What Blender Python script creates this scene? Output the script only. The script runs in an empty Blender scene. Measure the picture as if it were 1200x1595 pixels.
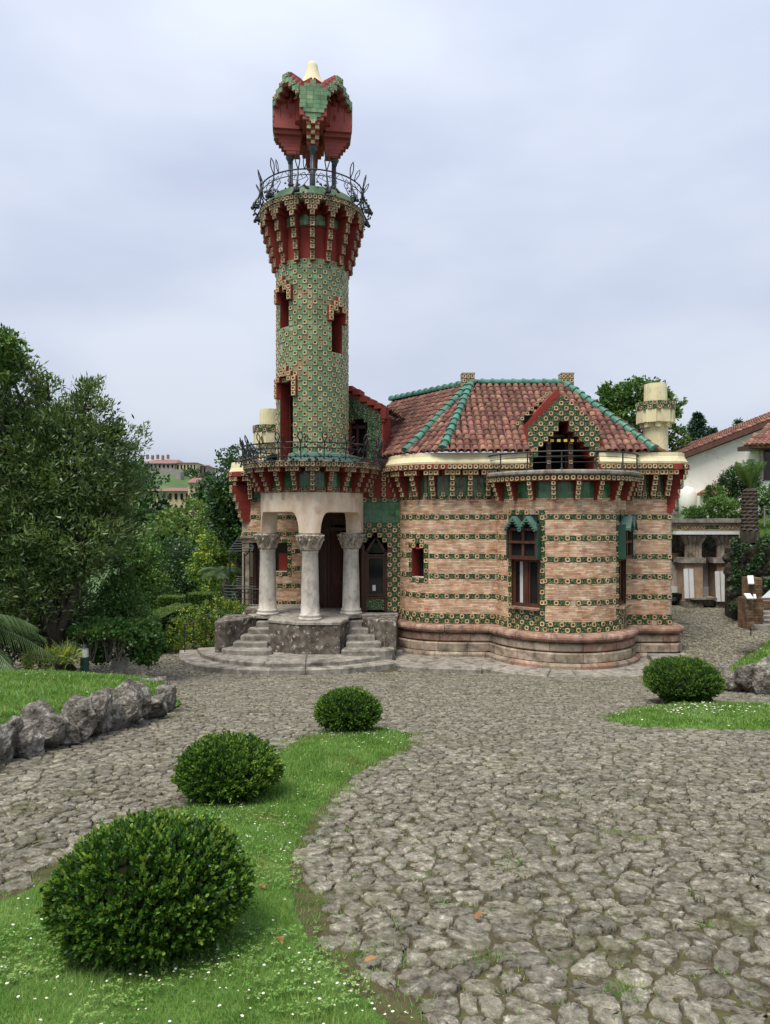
import bpy, math, random
import numpy as np
from mathutils import Vector, Matrix, noise, geometry

scene = bpy.context.scene
COL = scene.collection
rad = math.radians
RN = random.Random(11)
NP = np.random.default_rng(11)

# ------------------------------------------------------------------ camera, light, exposure
CAMZ, FPX, HY, CX0 = 4.1, 1106.0, 808.0, 600.0      # eye height, focal length in photo pixels, horizon row, centre column
cd = bpy.data.cameras.new('camera')
cam = bpy.data.objects.new('camera', cd)
COL.objects.link(cam)
cam.location = (0, 0, CAMZ)
cam.rotation_euler = (rad(90), 0, 0)
cd.sensor_fit = 'VERTICAL'
cd.sensor_height = 36
cd.lens = 36 * FPX / 1595
cd.shift_y = (HY - 797.5) / 1595
cd.clip_start = 0.05
cd.clip_end = 3000
scene.camera = cam

SUN_EL, SUN_AZ = rad(64), rad(215)
w = bpy.data.worlds.new('World')
scene.world = w
w.use_nodes = True
nt = w.node_tree
nt.nodes.clear()
wout = nt.nodes.new('ShaderNodeOutputWorld')
bg = nt.nodes.new('ShaderNodeBackground')
bg.inputs['Strength'].default_value = 0.1
sky = nt.nodes.new('ShaderNodeTexSky')
sky.sky_type = 'NISHITA'
sky.sun_disc = False
sky.sun_elevation = SUN_EL
sky.sun_rotation = SUN_AZ
sky.air_density = 1.0
sky.dust_density = 2.0
tc = nt.nodes.new('ShaderNodeTexCoord')
mp = nt.nodes.new('ShaderNodeMapping')
mp.inputs['Scale'].default_value = (1.0, 1.0, 2.6)
cn = nt.nodes.new('ShaderNodeTexNoise')
cn.inputs['Scale'].default_value = 1.9
cn.inputs['Detail'].default_value = 5
cn.inputs['Roughness'].default_value = 0.45
cr = nt.nodes.new('ShaderNodeValToRGB')
cr.color_ramp.elements[0].position = 0.34
cr.color_ramp.elements[0].color = (3.95, 4.42, 5.65, 1)
cr.color_ramp.elements[1].position = 0.66
cr.color_ramp.elements[1].color = (5.7, 6.08, 6.9, 1)
mx = nt.nodes.new('ShaderNodeMixRGB')
mx.inputs['Fac'].default_value = 0.9
nt.links.new(tc.outputs['Generated'], mp.inputs['Vector'])
nt.links.new(mp.outputs['Vector'], cn.inputs['Vector'])
nt.links.new(cn.outputs['Fac'], cr.inputs['Fac'])
nt.links.new(sky.outputs['Color'], mx.inputs['Color1'])
nt.links.new(cr.outputs['Color'], mx.inputs['Color2'])
# an overcast sky grows brighter towards the zenith
sx = nt.nodes.new('ShaderNodeSeparateXYZ')
gr = nt.nodes.new('ShaderNodeMapRange')
gr.inputs['From Min'].default_value = 0.0; gr.inputs['From Max'].default_value = 0.75
gr.inputs['To Min'].default_value = 0.84; gr.inputs['To Max'].default_value = 1.25
ml = nt.nodes.new('ShaderNodeVectorMath'); ml.operation = 'SCALE'
nt.links.new(tc.outputs['Generated'], sx.inputs['Vector'])
nt.links.new(sx.outputs['Z'], gr.inputs['Value'])
nt.links.new(mx.outputs['Color'], ml.inputs[0])
nt.links.new(gr.outputs['Result'], ml.inputs['Scale'])
nt.links.new(ml.outputs['Vector'], bg.inputs['Color'])
nt.links.new(bg.outputs['Background'], wout.inputs['Surface'])

sl = bpy.data.lights.new('sun', 'SUN')
sl.energy = 3.0
sl.angle = rad(28)
sl.color = (1.0, 0.94, 0.84)
so = bpy.data.objects.new('sun', sl)
COL.objects.link(so)
_d = Vector((math.sin(SUN_AZ) * math.cos(SUN_EL), math.cos(SUN_AZ) * math.cos(SUN_EL), math.sin(SUN_EL)))
so.rotation_euler = _d.to_track_quat('Z', 'Y').to_euler()

vs = scene.view_settings
vs.view_transform = 'Standard'
vs.look = 'None'
vs.exposure = 0.52
vs.gamma = 1
vs.use_curve_mapping = False

# ------------------------------------------------------------------ geometry helpers
def ss(a, b, x):
    t = np.clip((np.asarray(x, float) - a) / (b - a), 0, 1)
    return t * t * (3 - 2 * t)

def gh(x, y):
    """height of the ground"""
    x = np.asarray(x, float); y = np.asarray(y, float)
    b = np.maximum(2.5 - 0.1365 * np.clip(y, -12, 60), -0.12)
    b = b + ss(6.2, 10.5, x) * ss(14.5, 21, y) * (0.42 + 0.06 * np.clip(y - 21, 0, 30))
    b = b - np.clip(0.1 * (y - 24), 0, 7) * (1 - ss(-7.5, -4.5, x))
    return b

def ghf(x, y):
    return float(gh(x, y))

def gp(px, py, z=None):
    """photo pixel -> point on the ground (or on the level z)"""
    if z is not None:
        d = (CAMZ - z) * FPX / (py - HY)
        return ((px - CX0) / FPX * d, d, z)
    lo, hi = 0.3, 80.0
    for _ in range(50):
        d = (lo + hi) / 2
        zr = CAMZ - (py - HY) / FPX * d
        if zr > ghf((px - CX0) / FPX * d, d): lo = d
        else: hi = d
    x = (px - CX0) / FPX * d
    return (x, d, ghf(x, d))

def at(px, py, d):
    return Vector(((px - CX0) / FPX * d, d, CAMZ - (py - HY) / FPX * d))

class MB:
    def __init__(s):
        s.v = []; s.f = []; s.m = []
    def add(s, vs_, fs, mi=0):
        o = len(s.v)
        s.v.extend(vs_)
        s.f.extend([tuple(i + o for i in f) for f in fs])
        s.m.extend([mi] * len(fs))
    def box(s, c, d, mi=0, rz=0.0, M=None, taper=1.0):
        hx, hy, hz = d[0] / 2, d[1] / 2, d[2] / 2
        vs_ = []
        ca, sa = math.cos(rz), math.sin(rz)
        for z in (-hz, hz):
            k = taper if z > 0 else 1
            for x, y in ((-hx, -hy), (hx, -hy), (hx, hy), (-hx, hy)):
                x *= k; y *= k
                p = (c[0] + x * ca - y * sa, c[1] + x * sa + y * ca, c[2] + z)
                if M: p = tuple(M @ Vector(p))
                vs_.append(p)
        s.add(vs_, [(0, 3, 2, 1), (4, 5, 6, 7), (0, 1, 5, 4), (1, 2, 6, 5), (2, 3, 7, 6), (3, 0, 4, 7)], mi)
    def prism(s, poly, z0, z1, mi=0, ch=0.0):
        n = len(poly)
        a = sum(poly[i][0] * poly[(i + 1) % n][1] - poly[(i + 1) % n][0] * poly[i][1] for i in range(n))
        if a < 0: poly = poly[::-1]
        vs_ = [(p[0], p[1], z0) for p in poly]
        if ch > 0:
            vs_ += [(p[0], p[1], z1 - ch) for p in poly]
            ins = inset(poly, ch)
            vs_ += [(p[0], p[1], z1) for p in ins]
            L = 3
        else:
            vs_ += [(p[0], p[1], z1) for p in poly]
            L = 2
        fs = [tuple(range(n))[::-1], tuple(range((L - 1) * n, L * n))]
        for k in range(L - 1):
            for i in range(n):
                j = (i + 1) % n
                fs.append((k * n + i, k * n + j, (k + 1) * n + j, (k + 1) * n + i))
        s.add(vs_, fs, mi)
    def lathe(s, prof, n, c=(0, 0), mi=0, a0=0.0, a1=2 * math.pi, rfun=None):
        full = abs(a1 - a0) > 6.28
        m = n if full else n + 1
        vs_ = []
        for (r, z) in prof:
            for i in range(m):
                a = a0 + (a1 - a0) * i / n
                rr = rfun(r, z, a) if rfun else r
                vs_.append((c[0] + rr * math.cos(a), c[1] + rr * math.sin(a), z))
        fs = []
        for k in range(len(prof) - 1):
            for i in range(n):
                j = (i + 1) % m
                fs.append((k * m + i, k * m + j, (k + 1) * m + j, (k + 1) * m + i))
        s.add(vs_, fs, mi)
    def tube(s, pts, r, n=6, mi=0, cap=True):
        pts = [Vector(p) for p in pts]
        rs = r if isinstance(r, (list, tuple)) else [r] * len(pts)
        t0 = (pts[1] - pts[0]).normalized()
        ref = Vector((0, 0, 1)) if abs(t0.z) < 0.9 else Vector((1, 0, 0))
        u = t0.cross(ref).normalized()
        vs_ = []
        for i, p in enumerate(pts):
            t = (pts[min(i + 1, len(pts) - 1)] - pts[max(i - 1, 0)])
            t = t.normalized() if t.length > 1e-9 else t0
            u = (u - t * u.dot(t))
            u = u.normalized() if u.length > 1e-6 else t.orthogonal().normalized()
            b = t.cross(u)
            for k in range(n):
                a = 2 * math.pi * k / n
                vs_.append(tuple(p + (u * math.cos(a) + b * math.sin(a)) * rs[i]))
        fs = []
        for i in range(len(pts) - 1):
            for k in range(n):
                j = (k + 1) % n
                fs.append((i * n + k, i * n + j, (i + 1) * n + j, (i + 1) * n + k))
        if cap:
            fs.append(tuple(range(n))[::-1])
            fs.append(tuple(range((len(pts) - 1) * n, len(pts) * n)))
        s.add(vs_, fs, mi)
    def mesh(s, name, mats, smooth=False):
        me = bpy.data.meshes.new(name)
        me.from_pydata([tuple(v) for v in s.v], [], s.f)
        for m in (mats if isinstance(mats, (list, tuple)) else [mats]): me.materials.append(m)
        me.polygons.foreach_set('material_index', s.m)
        if smooth: me.polygons.foreach_set('use_smooth', [True] * len(s.f))
        me.update()
        return me
    def obj(s, name, mats, parent=None, smooth=False, kind=None):
        return link(name, s.mesh(name, mats, smooth), parent, kind)

def inset(poly, d):
    n = len(poly); out = []
    for i in range(n):
        p0, p, p1 = poly[i - 1], poly[i], poly[(i + 1) % n]
        a = Vector((p[0] - p0[0], p[1] - p0[1])); b = Vector((p1[0] - p[0], p1[1] - p[1]))
        a = a.normalized() if a.length > 1e-9 else Vector((1, 0)); b = b.normalized() if b.length > 1e-9 else a
        na = Vector((-a.y, a.x)); nb = Vector((-b.y, b.x))
        k = na + nb
        k = k / max(0.3, k.length_squared) * 2 if k.length > 1e-6 else na
        out.append((p[0] + k.x * d, p[1] + k.y * d))
    return out

def link(name, data, parent=None, kind=None, loc=None, rz=None):
    o = bpy.data.objects.new(name, data)
    COL.objects.link(o)
    if parent: o.parent = parent
    if kind: o['kind'] = kind
    if loc is not None: o.location = loc
    if rz is not None: o.rotation_euler = (0, 0, rz)
    return o

def thing(name, label, cat, group=None, loc=(0, 0, 0)):
    o = bpy.data.objects.new(name, None)
    COL.objects.link(o)
    o.empty_display_size = 0.2
    o.location = loc
    o['label'] = label; o['category'] = cat
    if group: o['group'] = group
    return o

def tag(o, label, cat, group=None):
    o['label'] = label; o['category'] = cat
    if group: o['group'] = group
    return o

def npmesh(name, V, F, mats, parent=None, kind=None, smooth=False, mi=None):
    """mesh from numpy arrays; all faces have the same corner count"""
    me = bpy.data.meshes.new(name)
    V = np.asarray(V, np.float32); F = np.asarray(F, np.int32)
    k = F.shape[1]
    me.vertices.add(len(V)); me.vertices.foreach_set('co', V.ravel())
    me.loops.add(F.size); me.loops.foreach_set('vertex_index', F.ravel())
    me.polygons.add(len(F))
    me.polygons.foreach_set('loop_start', np.arange(0, F.size, k, dtype=np.int32))
    for m in (mats if isinstance(mats, (list, tuple)) else [mats]): me.materials.append(m)
    if mi is not None: me.polygons.foreach_set('material_index', np.asarray(mi, np.int32))
    if smooth: me.polygons.foreach_set('use_smooth', np.ones(len(F), bool))
    me.update(calc_edges=True)
    return link(name, me, parent, kind)

def pip(poly, x, y):
    """points inside a polygon, vectorised"""
    x = np.asarray(x, float); y = np.asarray(y, float)
    r = np.zeros(x.shape, bool); n = len(poly)
    for i in range(n):
        x0, y0 = poly[i][0], poly[i][1]; x1, y1 = poly[(i + 1) % n][0], poly[(i + 1) % n][1]
        if y0 == y1: continue
        c = ((y0 > y) != (y1 > y)) & (x < (x1 - x0) * (y - y0) / (y1 - y0) + x0)
        r ^= c
    return r

def unit(a):
    return a / np.maximum(np.linalg.norm(a, axis=-1, keepdims=True), 1e-9)

# ------------------------------------------------------------------ materials
def lerp3(a, b, t): return tuple(a[i] + (b[i] - a[i]) * t for i in range(3))

def pm(name, cols, rough=0.8, ns=3.0, isl=0.2, bump=(40.0, 0.25), spec=0.4, dirt=None, hue=0.0, metal=0.0, trans=None, coat=0.0, detail=7.0, nrough=0.62, bdist=0.01, stretch=None, rng=(.3, .7)):
    """principled material: world noise through a ramp, per-piece brightness, relief, stains"""
    m = bpy.data.materials.new(name); m.use_nodes = True
    t = m.node_tree; N = t.nodes; L = t.links
    b = N['Principled BSDF']; out = N['Material Output']
    geo = N.new('ShaderNodeNewGeometry'); oi = N.new('ShaderNodeObjectInfo')
    pos = geo.outputs['Position']
    if stretch:
        mpn = N.new('ShaderNodeMapping'); mpn.inputs['Scale'].default_value = stretch
        L.new(pos, mpn.inputs['Vector']); pos = mpn.outputs['Vector']
    nz = N.new('ShaderNodeTexNoise'); nz.inputs['Scale'].default_value = ns; nz.inputs['Detail'].default_value = detail; nz.inputs['Roughness'].default_value = nrough
    L.new(pos, nz.inputs['Vector'])
    rp = N.new('ShaderNodeValToRGB'); el = rp.color_ramp.elements
    k = len(cols)
    lo, hi = rng
    el[0].position = lo; el[1].position = hi
    el[0].color = (*cols[0], 1); el[1].color = (*cols[-1], 1)
    for i in range(1, k - 1):
        e = el.new(lo + (hi - lo) * i / (k - 1)); e.color = (*cols[i], 1)
    L.new(nz.outputs['Fac'], rp.inputs['Fac'])
    col = rp.outputs['Color']
    if dirt:
        dn = N.new('ShaderNodeTexNoise'); dn.inputs['Scale'].default_value = dirt[1]; dn.inputs['Detail'].default_value = 6; dn.inputs['Roughness'].default_value = 0.7
        L.new(geo.outputs['Position'], dn.inputs['Vector'])
        dr = N.new('ShaderNodeValToRGB'); dr.color_ramp.elements[0].position = dirt[2]; dr.color_ramp.elements[1].position = dirt[3]
        L.new(dn.outputs['Fac'], dr.inputs['Fac'])
        mxn = N.new('ShaderNodeMixRGB'); mxn.inputs['Color2'].default_value = (*dirt[0], 1)
        L.new(dr.outputs['Color'], mxn.inputs['Fac']); L.new(col, mxn.inputs['Color1']); col = mxn.outputs['Color']
    if isl > 0:
        ad = N.new('ShaderNodeMath'); ad.operation = 'ADD'
        L.new(geo.outputs['Random Per Island'], ad.inputs[0]); L.new(oi.outputs['Random'], ad.inputs[1])
        fr = N.new('ShaderNodeMath'); fr.operation = 'FRACT'; L.new(ad.outputs[0], fr.inputs[0])
        mr = N.new('ShaderNodeMapRange'); mr.inputs['To Min'].default_value = 1 - isl; mr.inputs['To Max'].default_value = 1 + isl
        L.new(fr.outputs[0], mr.inputs['Value'])
        hs = N.new('ShaderNodeHueSaturation')
        L.new(mr.outputs['Result'], hs.inputs['Value'])
        if hue:
            m7 = N.new('ShaderNodeMath'); m7.operation = 'MULTIPLY'; m7.inputs[1].default_value = 7.31
            L.new(fr.outputs[0], m7.inputs[0])
            f2 = N.new('ShaderNodeMath'); f2.operation = 'FRACT'; L.new(m7.outputs[0], f2.inputs[0])
            mh = N.new('ShaderNodeMapRange'); mh.inputs['To Min'].default_value = 0.5 - hue; mh.inputs['To Max'].default_value = 0.5 + hue
            L.new(f2.outputs[0], mh.inputs['Value']); L.new(mh.outputs['Result'], hs.inputs['Hue'])
        L.new(col, hs.inputs['Color']); col = hs.outputs['Color']
    L.new(col, b.inputs['Base Color'])
    b.inputs['Roughness'].default_value = rough
    b.inputs['Specular IOR Level'].default_value = spec
    b.inputs['Metallic'].default_value = metal
    b.inputs['Coat Weight'].default_value = coat
    if bump and bump[1] > 0:
        bn = N.new('ShaderNodeTexNoise'); bn.inputs['Scale'].default_value = bump[0]; bn.inputs['Detail'].default_value = 5
        L.new(pos, bn.inputs['Vector'])
        bm = N.new('ShaderNodeBump'); bm.inputs['Strength'].default_value = bump[1]; bm.inputs['Distance'].default_value = bdist
        L.new(bn.outputs['Fac'], bm.inputs['Height']); L.new(bm.outputs['Normal'], b.inputs['Normal'])
    if trans:
        tb = N.new('ShaderNodeBsdfTranslucent'); ms = N.new('ShaderNodeMixShader'); ms.inputs['Fac'].default_value = trans
        gm = N.new('ShaderNodeMixRGB'); gm.blend_type = 'MULTIPLY'; gm.inputs['Fac'].default_value = 1; gm.inputs['Color2'].default_value = (1.5, 1.6, 0.7, 1)
        L.new(col, gm.inputs['Color1']); L.new(gm.outputs['Color'], tb.inputs['Color'])
        L.new(b.outputs['BSDF'], ms.inputs[1]); L.new(tb.outputs['BSDF'], ms.inputs[2]); L.new(ms.outputs['Shader'], out.inputs['Surface'])
    return m

M = {}
M['cobble'] = pm('cobble_stone', [(.05, .045, .03), (.145, .132, .10), (.22, .203, .158), (.42, .395, .33)], .88, 18, .24, (42, 1.0), .22, dirt=((.075, .075, .028), 2.6, .53, .74), hue=.0, bdist=.018, nrough=.72, rng=(.33, .68))
M['soil'] = pm('soil_and_moss', [(.05, .04, .022), (.085, .07, .04), (.085, .11, .028)], .95, 9, 0, (60, .8), .1)
M['gravel'] = pm('path_ground', [(.13, .12, .10), (.22, .20, .17)], .95, 9, 0, (40, .7), .1)
M['rock'] = pm('limestone_rock', [(.035, .03, .022), (.13, .115, .095), (.22, .205, .18), (.42, .40, .37)], .9, 7, .15, (26, 1.0), .2, dirt=((.045, .04, .026), 3.2, .48, .66), hue=.01, bdist=.05, nrough=.75, rng=(.34, .66))
M['darkrock'] = pm('dark_mossy_rock', [(.012, .012, .008), (.06, .055, .042), (.20, .19, .16)], .95, 8, .2, (26, 1.0), .1, dirt=((.02, .03, .01), 4, .48, .66), bdist=.05)
M['stepstone'] = pm('weathered_step_stone', [(.13, .118, .098), (.25, .23, .195), (.36, .335, .29)], .9, 5, .15, (40, .5), .2, dirt=((.035, .032, .026), 2.2, .5, .75))
M['lichenwall'] = pm('lichen_spotted_stone', [(.028, .023, .018), (.12, .10, .08), (.24, .215, .18)], .92, 3.6, .12, (40, .5), .2, dirt=((.44, .42, .38), 6.5, .57, .62))
M['columnstone'] = pm('pale_column_stone', [(.36, .325, .275), (.50, .465, .41), (.58, .55, .50)], .9, 6, .05, (50, .4), .2, dirt=((.20, .165, .13), 3.2, .5, .78), stretch=(1, 1, .4))
M['archstone'] = pm('warm_arch_stone', [(.46, .34, .24), (.60, .48, .36), (.70, .61, .51)], .88, 3.2, .06, (50, .35), .2, dirt=((.34, .22, .12), 2.2, .53, .76), stretch=(1, 1, .35))
M['capital'] = pm('carved_stone', [(.14, .11, .08), (.36, .31, .25), (.50, .45, .38)], .9, 11, .05, (40, .9), .2)
M['brick'] = pm('pink_brick', [(.41, .205, .115), (.56, .365, .24), (.72, .57, .42)], .85, 3.4, .30, (90, .3), .2, hue=.014, dirt=((.27, .18, .125), 1.4, .58, .84))
M['mortar'] = pm('lime_mortar', [(.36, .29, .21), (.46, .38, .29)], .95, 6, 0, (90, .3), .1)
M['plinth'] = pm('plinth_stone', [(.22, .165, .12), (.34, .27, .20), (.47, .40, .31)], .9, 4, .20, (40, .5), .2, dirt=((.085, .072, .055), 3.0, .46, .68), hue=.012)
M['pierbrick'] = pm('terrace_brick', [(.20, .135, .085), (.33, .235, .155), (.44, .34, .24)], .9, 6, .15, (60, .4), .2, dirt=((.10, .085, .06), 3, .5, .75))
M['creamold'] = pm('weathered_flower_tile', [(.17, .11, .055), (.36, .265, .15), (.52, .42, .26)], .5, 16, .30, (60, .3), .35, dirt=((.085, .06, .04), 7, .48, .72))
M['torus'] = pm('red_plinth_stone', [(.19, .10, .068), (.30, .175, .125), (.44, .33, .26)], .8, 4, .14, (40, .45), .3, dirt=((.095, .075, .058), 3.4, .46, .68))
M['green'] = pm('green_glazed_tile', [(.018, .075, .022), (.04, .14, .045), (.075, .20, .08)], .22, 5, .22, (30, .15), .6, hue=.02)
M['leaf'] = pm('leaf_relief_tile', [(.005, .012, .005), (.012, .034, .012), (.03, .075, .026), (.06, .12, .045), (.40, .36, .20)], .35, 30, .2, (30, .9), .4, detail=3, nrough=.5, bdist=.012, rng=(.36, .66))
M['towergreen'] = pm('tower_green_tile', [(.06, .145, .062), (.13, .24, .115), (.24, .33, .19)], .3, 3.2, .24, (30, .2), .5, hue=.02, dirt=((.36, .22, .13), 2.0, .56, .66))
M['cream'] = pm('flower_tile_cream', [(.27, .17, .075), (.50, .375, .20), (.63, .515, .32)], .45, 16, .26, (60, .3), .4, dirt=((.12, .085, .05), 7, .54, .78))
M['brown'] = pm('flower_tile_centre', [(.075, .028, .016), (.17, .07, .035)], .6, 20, .2, (60, .2), .3)
M['red'] = pm('oxide_red_paint', [(.20, .030, .022), (.255, .042, .030)], .75, 2.5, .10, (30, .15), .25, dirt=((.15, .03, .022), 1.2, .5, .85))
M['pinkred'] = pm('faded_red_paint', [(.27, .062, .055), (.34, .088, .078)], .75, 2.5, .08, (30, .12), .25)
M['creamwall'] = pm('cream_render', [(.60, .53, .32), (.72, .66, .44)], .85, 2.6, .03, (30, .2), .2, dirt=((.36, .30, .19), 2.4, .54, .80), stretch=(1, 1, .4))
M['rooftile'] = pm('clay_roof_tile', [(.11, .05, .038), (.235, .105, .076), (.36, .185, .135)], .8, 3.5, .36, (40, .3), .3, hue=.018, dirt=((.095, .075, .06), 4.2, .48, .72))
M['roofbase'] = pm('roof_bed', [(.09, .05, .04), (.15, .08, .06)], .95, 6, 0, (20, .3), .1)
M['ridge'] = pm('green_ridge_tile', [(.028, .115, .08), (.085, .225, .16)], .32, 5, .2, (30, .15), .5)
M['iron'] = pm('black_wrought_iron', [(.006, .009, .010), (.016, .021, .023)], .6, 8, .1, (60, .1), .5)
M['ironblue'] = pm('grey_iron', [(.025, .03, .04), (.05, .058, .072)], .45, 8, .1, (60, .1), .5)
M['wood'] = pm('brown_varnished_wood', [(.045, .016, .009), (.10, .038, .02)], .45, 8, .12, (30, .15), .4, stretch=(1, 1, .15))
M['glass'] = pm('dark_window_glass', [(.010, .011, .012), (.022, .024, .026)], .06, .6, 0, None, .5)  # near-black base stands in for the unlit rooms behind the glass
M['dark'] = pm('dark_interior', [(.006, .005, .005), (.012, .010, .009)], .9, 3, 0, None, .1)  # near-black stands in for the darkness of unlit rooms; also black trim
M['canopygreen'] = pm('green_painted_hood', [(.05, .12, .09), (.10, .19, .155)], .4, 4, .1, (30, .1), .4)
M['canopyblue'] = pm('dark_green_board', [(.010, .045, .028), (.018, .07, .045)], .5, 4, .05, (30, .1), .4)
M['white'] = pm('white_board', [(.58, .58, .58), (.70, .70, .70)], .5, 3, .03, (30, .05), .3)
M['curtain'] = pm('white_curtain', [(.42, .42, .42), (.55, .55, .55)], .8, 3, 0, None, .2)
M['grassbase'] = pm('turf', [(.05, .10, .02), (.09, .17, .035), (.13, .20, .055)], .95, 6, 0, (90, .9), .1)
M['grass'] = pm('grass_blade', [(.085, .175, .03), (.15, .27, .06), (.25, .36, .12)], .55, 2.2, .40, None, .3, hue=.03, trans=.3, dirt=((.25, .23, .09), 2.4, .57, .76))
M['dryturf'] = pm('dry_turf', [(.05, .075, .016), (.11, .10, .035), (.15, .12, .055)], .95, 4, 0, (90, .9), .1)
M['daisy'] = pm('daisy_petal', [(.75, .75, .73), (.82, .82, .80)], .6, 3, .05, None, .2)
M['yellow'] = pm('yellow_plastic', [(.70, .50, .05), (.75, .56, .08)], .5, 3, .05, None, .3)
M['deadleaf'] = pm('dry_leaf', [(.20, .075, .03), (.30, .14, .06), (.34, .22, .08)], .8, 20, .3, None, .2)
M['bark'] = pm('bark', [(.04, .032, .025), (.10, .085, .068)], .95, 8, .1, (25, .9), .1, bdist=.02, stretch=(1, 1, .3))
M['palebark'] = pm('pale_bark', [(.14, .12, .10), (.25, .22, .185)], .95, 6, .1, (25, .6), .1)
M['box'] = pm('box_leaf', [(.016, .052, .008), (.042, .105, .014), (.09, .17, .024)], .38, 2.2, .4, None, .5, hue=.02, trans=.2)
M['boxtip'] = pm('box_pale_leaf', [(.11, .20, .025), (.22, .33, .05)], .45, 2.2, .3, None, .4, hue=.02, trans=.3)  # paler colour for upper leaves of the outermost sprigs
M['core'] = pm('foliage_shade', [(.008, .012, .005), (.018, .022, .009)], .95, 20, 0, (40, .9), .05)  # shade inside the foliage put into the colour of a solid core
M['laurel'] = pm('laurel_leaf', [(.036, .075, .020), (.085, .14, .04), (.17, .23, .08)], .40, 1.1, .4, None, .5, hue=.02, trans=.18)
M['laureltip'] = pm('laurel_pale_leaf', [(.09, .15, .035), (.16, .22, .06)], .45, 1.5, .3, None, .45, hue=.02, trans=.3)  # paler colour for a random share of the leaf clumps
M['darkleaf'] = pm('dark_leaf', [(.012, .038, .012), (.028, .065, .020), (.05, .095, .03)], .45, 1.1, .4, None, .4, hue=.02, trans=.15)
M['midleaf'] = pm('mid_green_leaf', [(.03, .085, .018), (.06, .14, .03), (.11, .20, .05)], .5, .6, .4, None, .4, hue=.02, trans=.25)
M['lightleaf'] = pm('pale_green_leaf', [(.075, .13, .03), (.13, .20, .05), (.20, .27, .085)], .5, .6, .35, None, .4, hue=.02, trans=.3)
M['yellowleaf'] = pm('yellow_green_leaf', [(.14, .21, .02), (.27, .33, .04), (.38, .40, .06)], .45, 1.2, .3, None, .4, hue=.02, trans=.3)
M['conifer'] = pm('conifer_needles', [(.014, .042, .024), (.03, .075, .042), (.05, .10, .06)], .6, 1.2, .35, None, .3, trans=.1)
M['palm'] = pm('palm_frond', [(.05, .095, .035), (.10, .16, .07), (.19, .25, .13)], .45, 1.5, .3, None, .4, trans=.25)
M['hill'] = pm('hill_grass', [(.06, .10, .04), (.085, .14, .055), (.12, .175, .075)], .95, .05, 0, None, .1)
M['whitewall'] = pm('white_lime_wall', [(.68, .65, .58), (.80, .78, .72)], .9, 1.2, .03, (20, .2), .2, dirt=((.38, .35, .29), 1.0, .58, .8))
M['yellowwall'] = pm('ochre_render', [(.48, .40, .24), (.58, .50, .32)], .9, .4, .05, None, .2)
M['greywall'] = pm('grey_stone_wall', [(.22, .21, .19), (.32, .30, .27)], .9, .6, .05, None, .2)
M['farroof'] = pm('far_clay_roof', [(.17, .095, .08), (.25, .15, .125)], .9, .6, .1, None, .2)  # clay red muted, distance haze put into the colour
M['marble'] = pm('veined_marble', [(.24, .20, .18), (.40, .35, .32), (.55, .50, .47)], .5, 5, .05, None, .4, stretch=(1, 1, .6), nrough=.75)
M['oldbrick'] = pm('old_brown_brick', [(.07, .042, .025), (.15, .09, .055), (.25, .165, .105)], .9, 5, .3, (60, .4), .2, dirt=((.07, .06, .045), 3, .5, .75))
M['lampglass'] = pm('frosted_lamp_glass', [(.55, .55, .52), (.65, .65, .62)], .3, 3, 0, None, .4)
# ------------------------------------------------------------------ ground
def grid_sheet(name, xs, ys, hfun, mat, kind='structure'):
    X, Y = np.meshgrid(xs, ys)
    V = np.stack([X, Y, hfun(X, Y)], -1).reshape(-1, 3)
    nx, ny = len(xs), len(ys)
    i = (np.arange(ny - 1)[:, None] * nx + np.arange(nx - 1)[None]).ravel()
    return npmesh(name, V, np.stack([i, i + 1, i + nx + 1, i + nx], -1), mat, None, kind, True)

gx = np.concatenate([np.linspace(-900, -40, 30), np.linspace(-38, 40, 79), np.linspace(45, 900, 30)])
gy = np.concatenate([np.linspace(-60, -6, 20), np.linspace(-5, 60, 80), np.linspace(65, 1200, 50)])
grid_sheet('ground', gx, gy, lambda x, y: gh(x, y) - 0.2, M['hill'])
driveway = grid_sheet('driveway', np.arange(-13, 17.1, .3), np.arange(-5, 30.1, .3), gh, M['soil'])

def edge_dist(poly, x, y):
    d = np.full(np.shape(x), 1e9); n = len(poly)
    for i in range(n):
        ax, ay = poly[i][:2]; bx, by = poly[(i + 1) % n][:2]
        L = (bx - ax) ** 2 + (by - ay) ** 2
        if L < 1e-9: continue
        t = np.clip(((x - ax) * (bx - ax) + (y - ay) * (by - ay)) / L, 0, 1)
        d = np.minimum(d, np.hypot(x - ax - t * (bx - ax), y - ay - t * (by - ay)))
    return d

def smooth_poly(p, k=2):
    for _ in range(k):
        q = []
        for i in range(len(p)):
            a, b = p[i], p[(i + 1) % len(p)]
            q += [(a[0] * .75 + b[0] * .25, a[1] * .75 + b[1] * .25), (a[0] * .25 + b[0] * .75, a[1] * .25 + b[1] * .75)]
        p = q
    return p

def gpp(lst): return [gp(*q)[:2] for q in lst]

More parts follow.
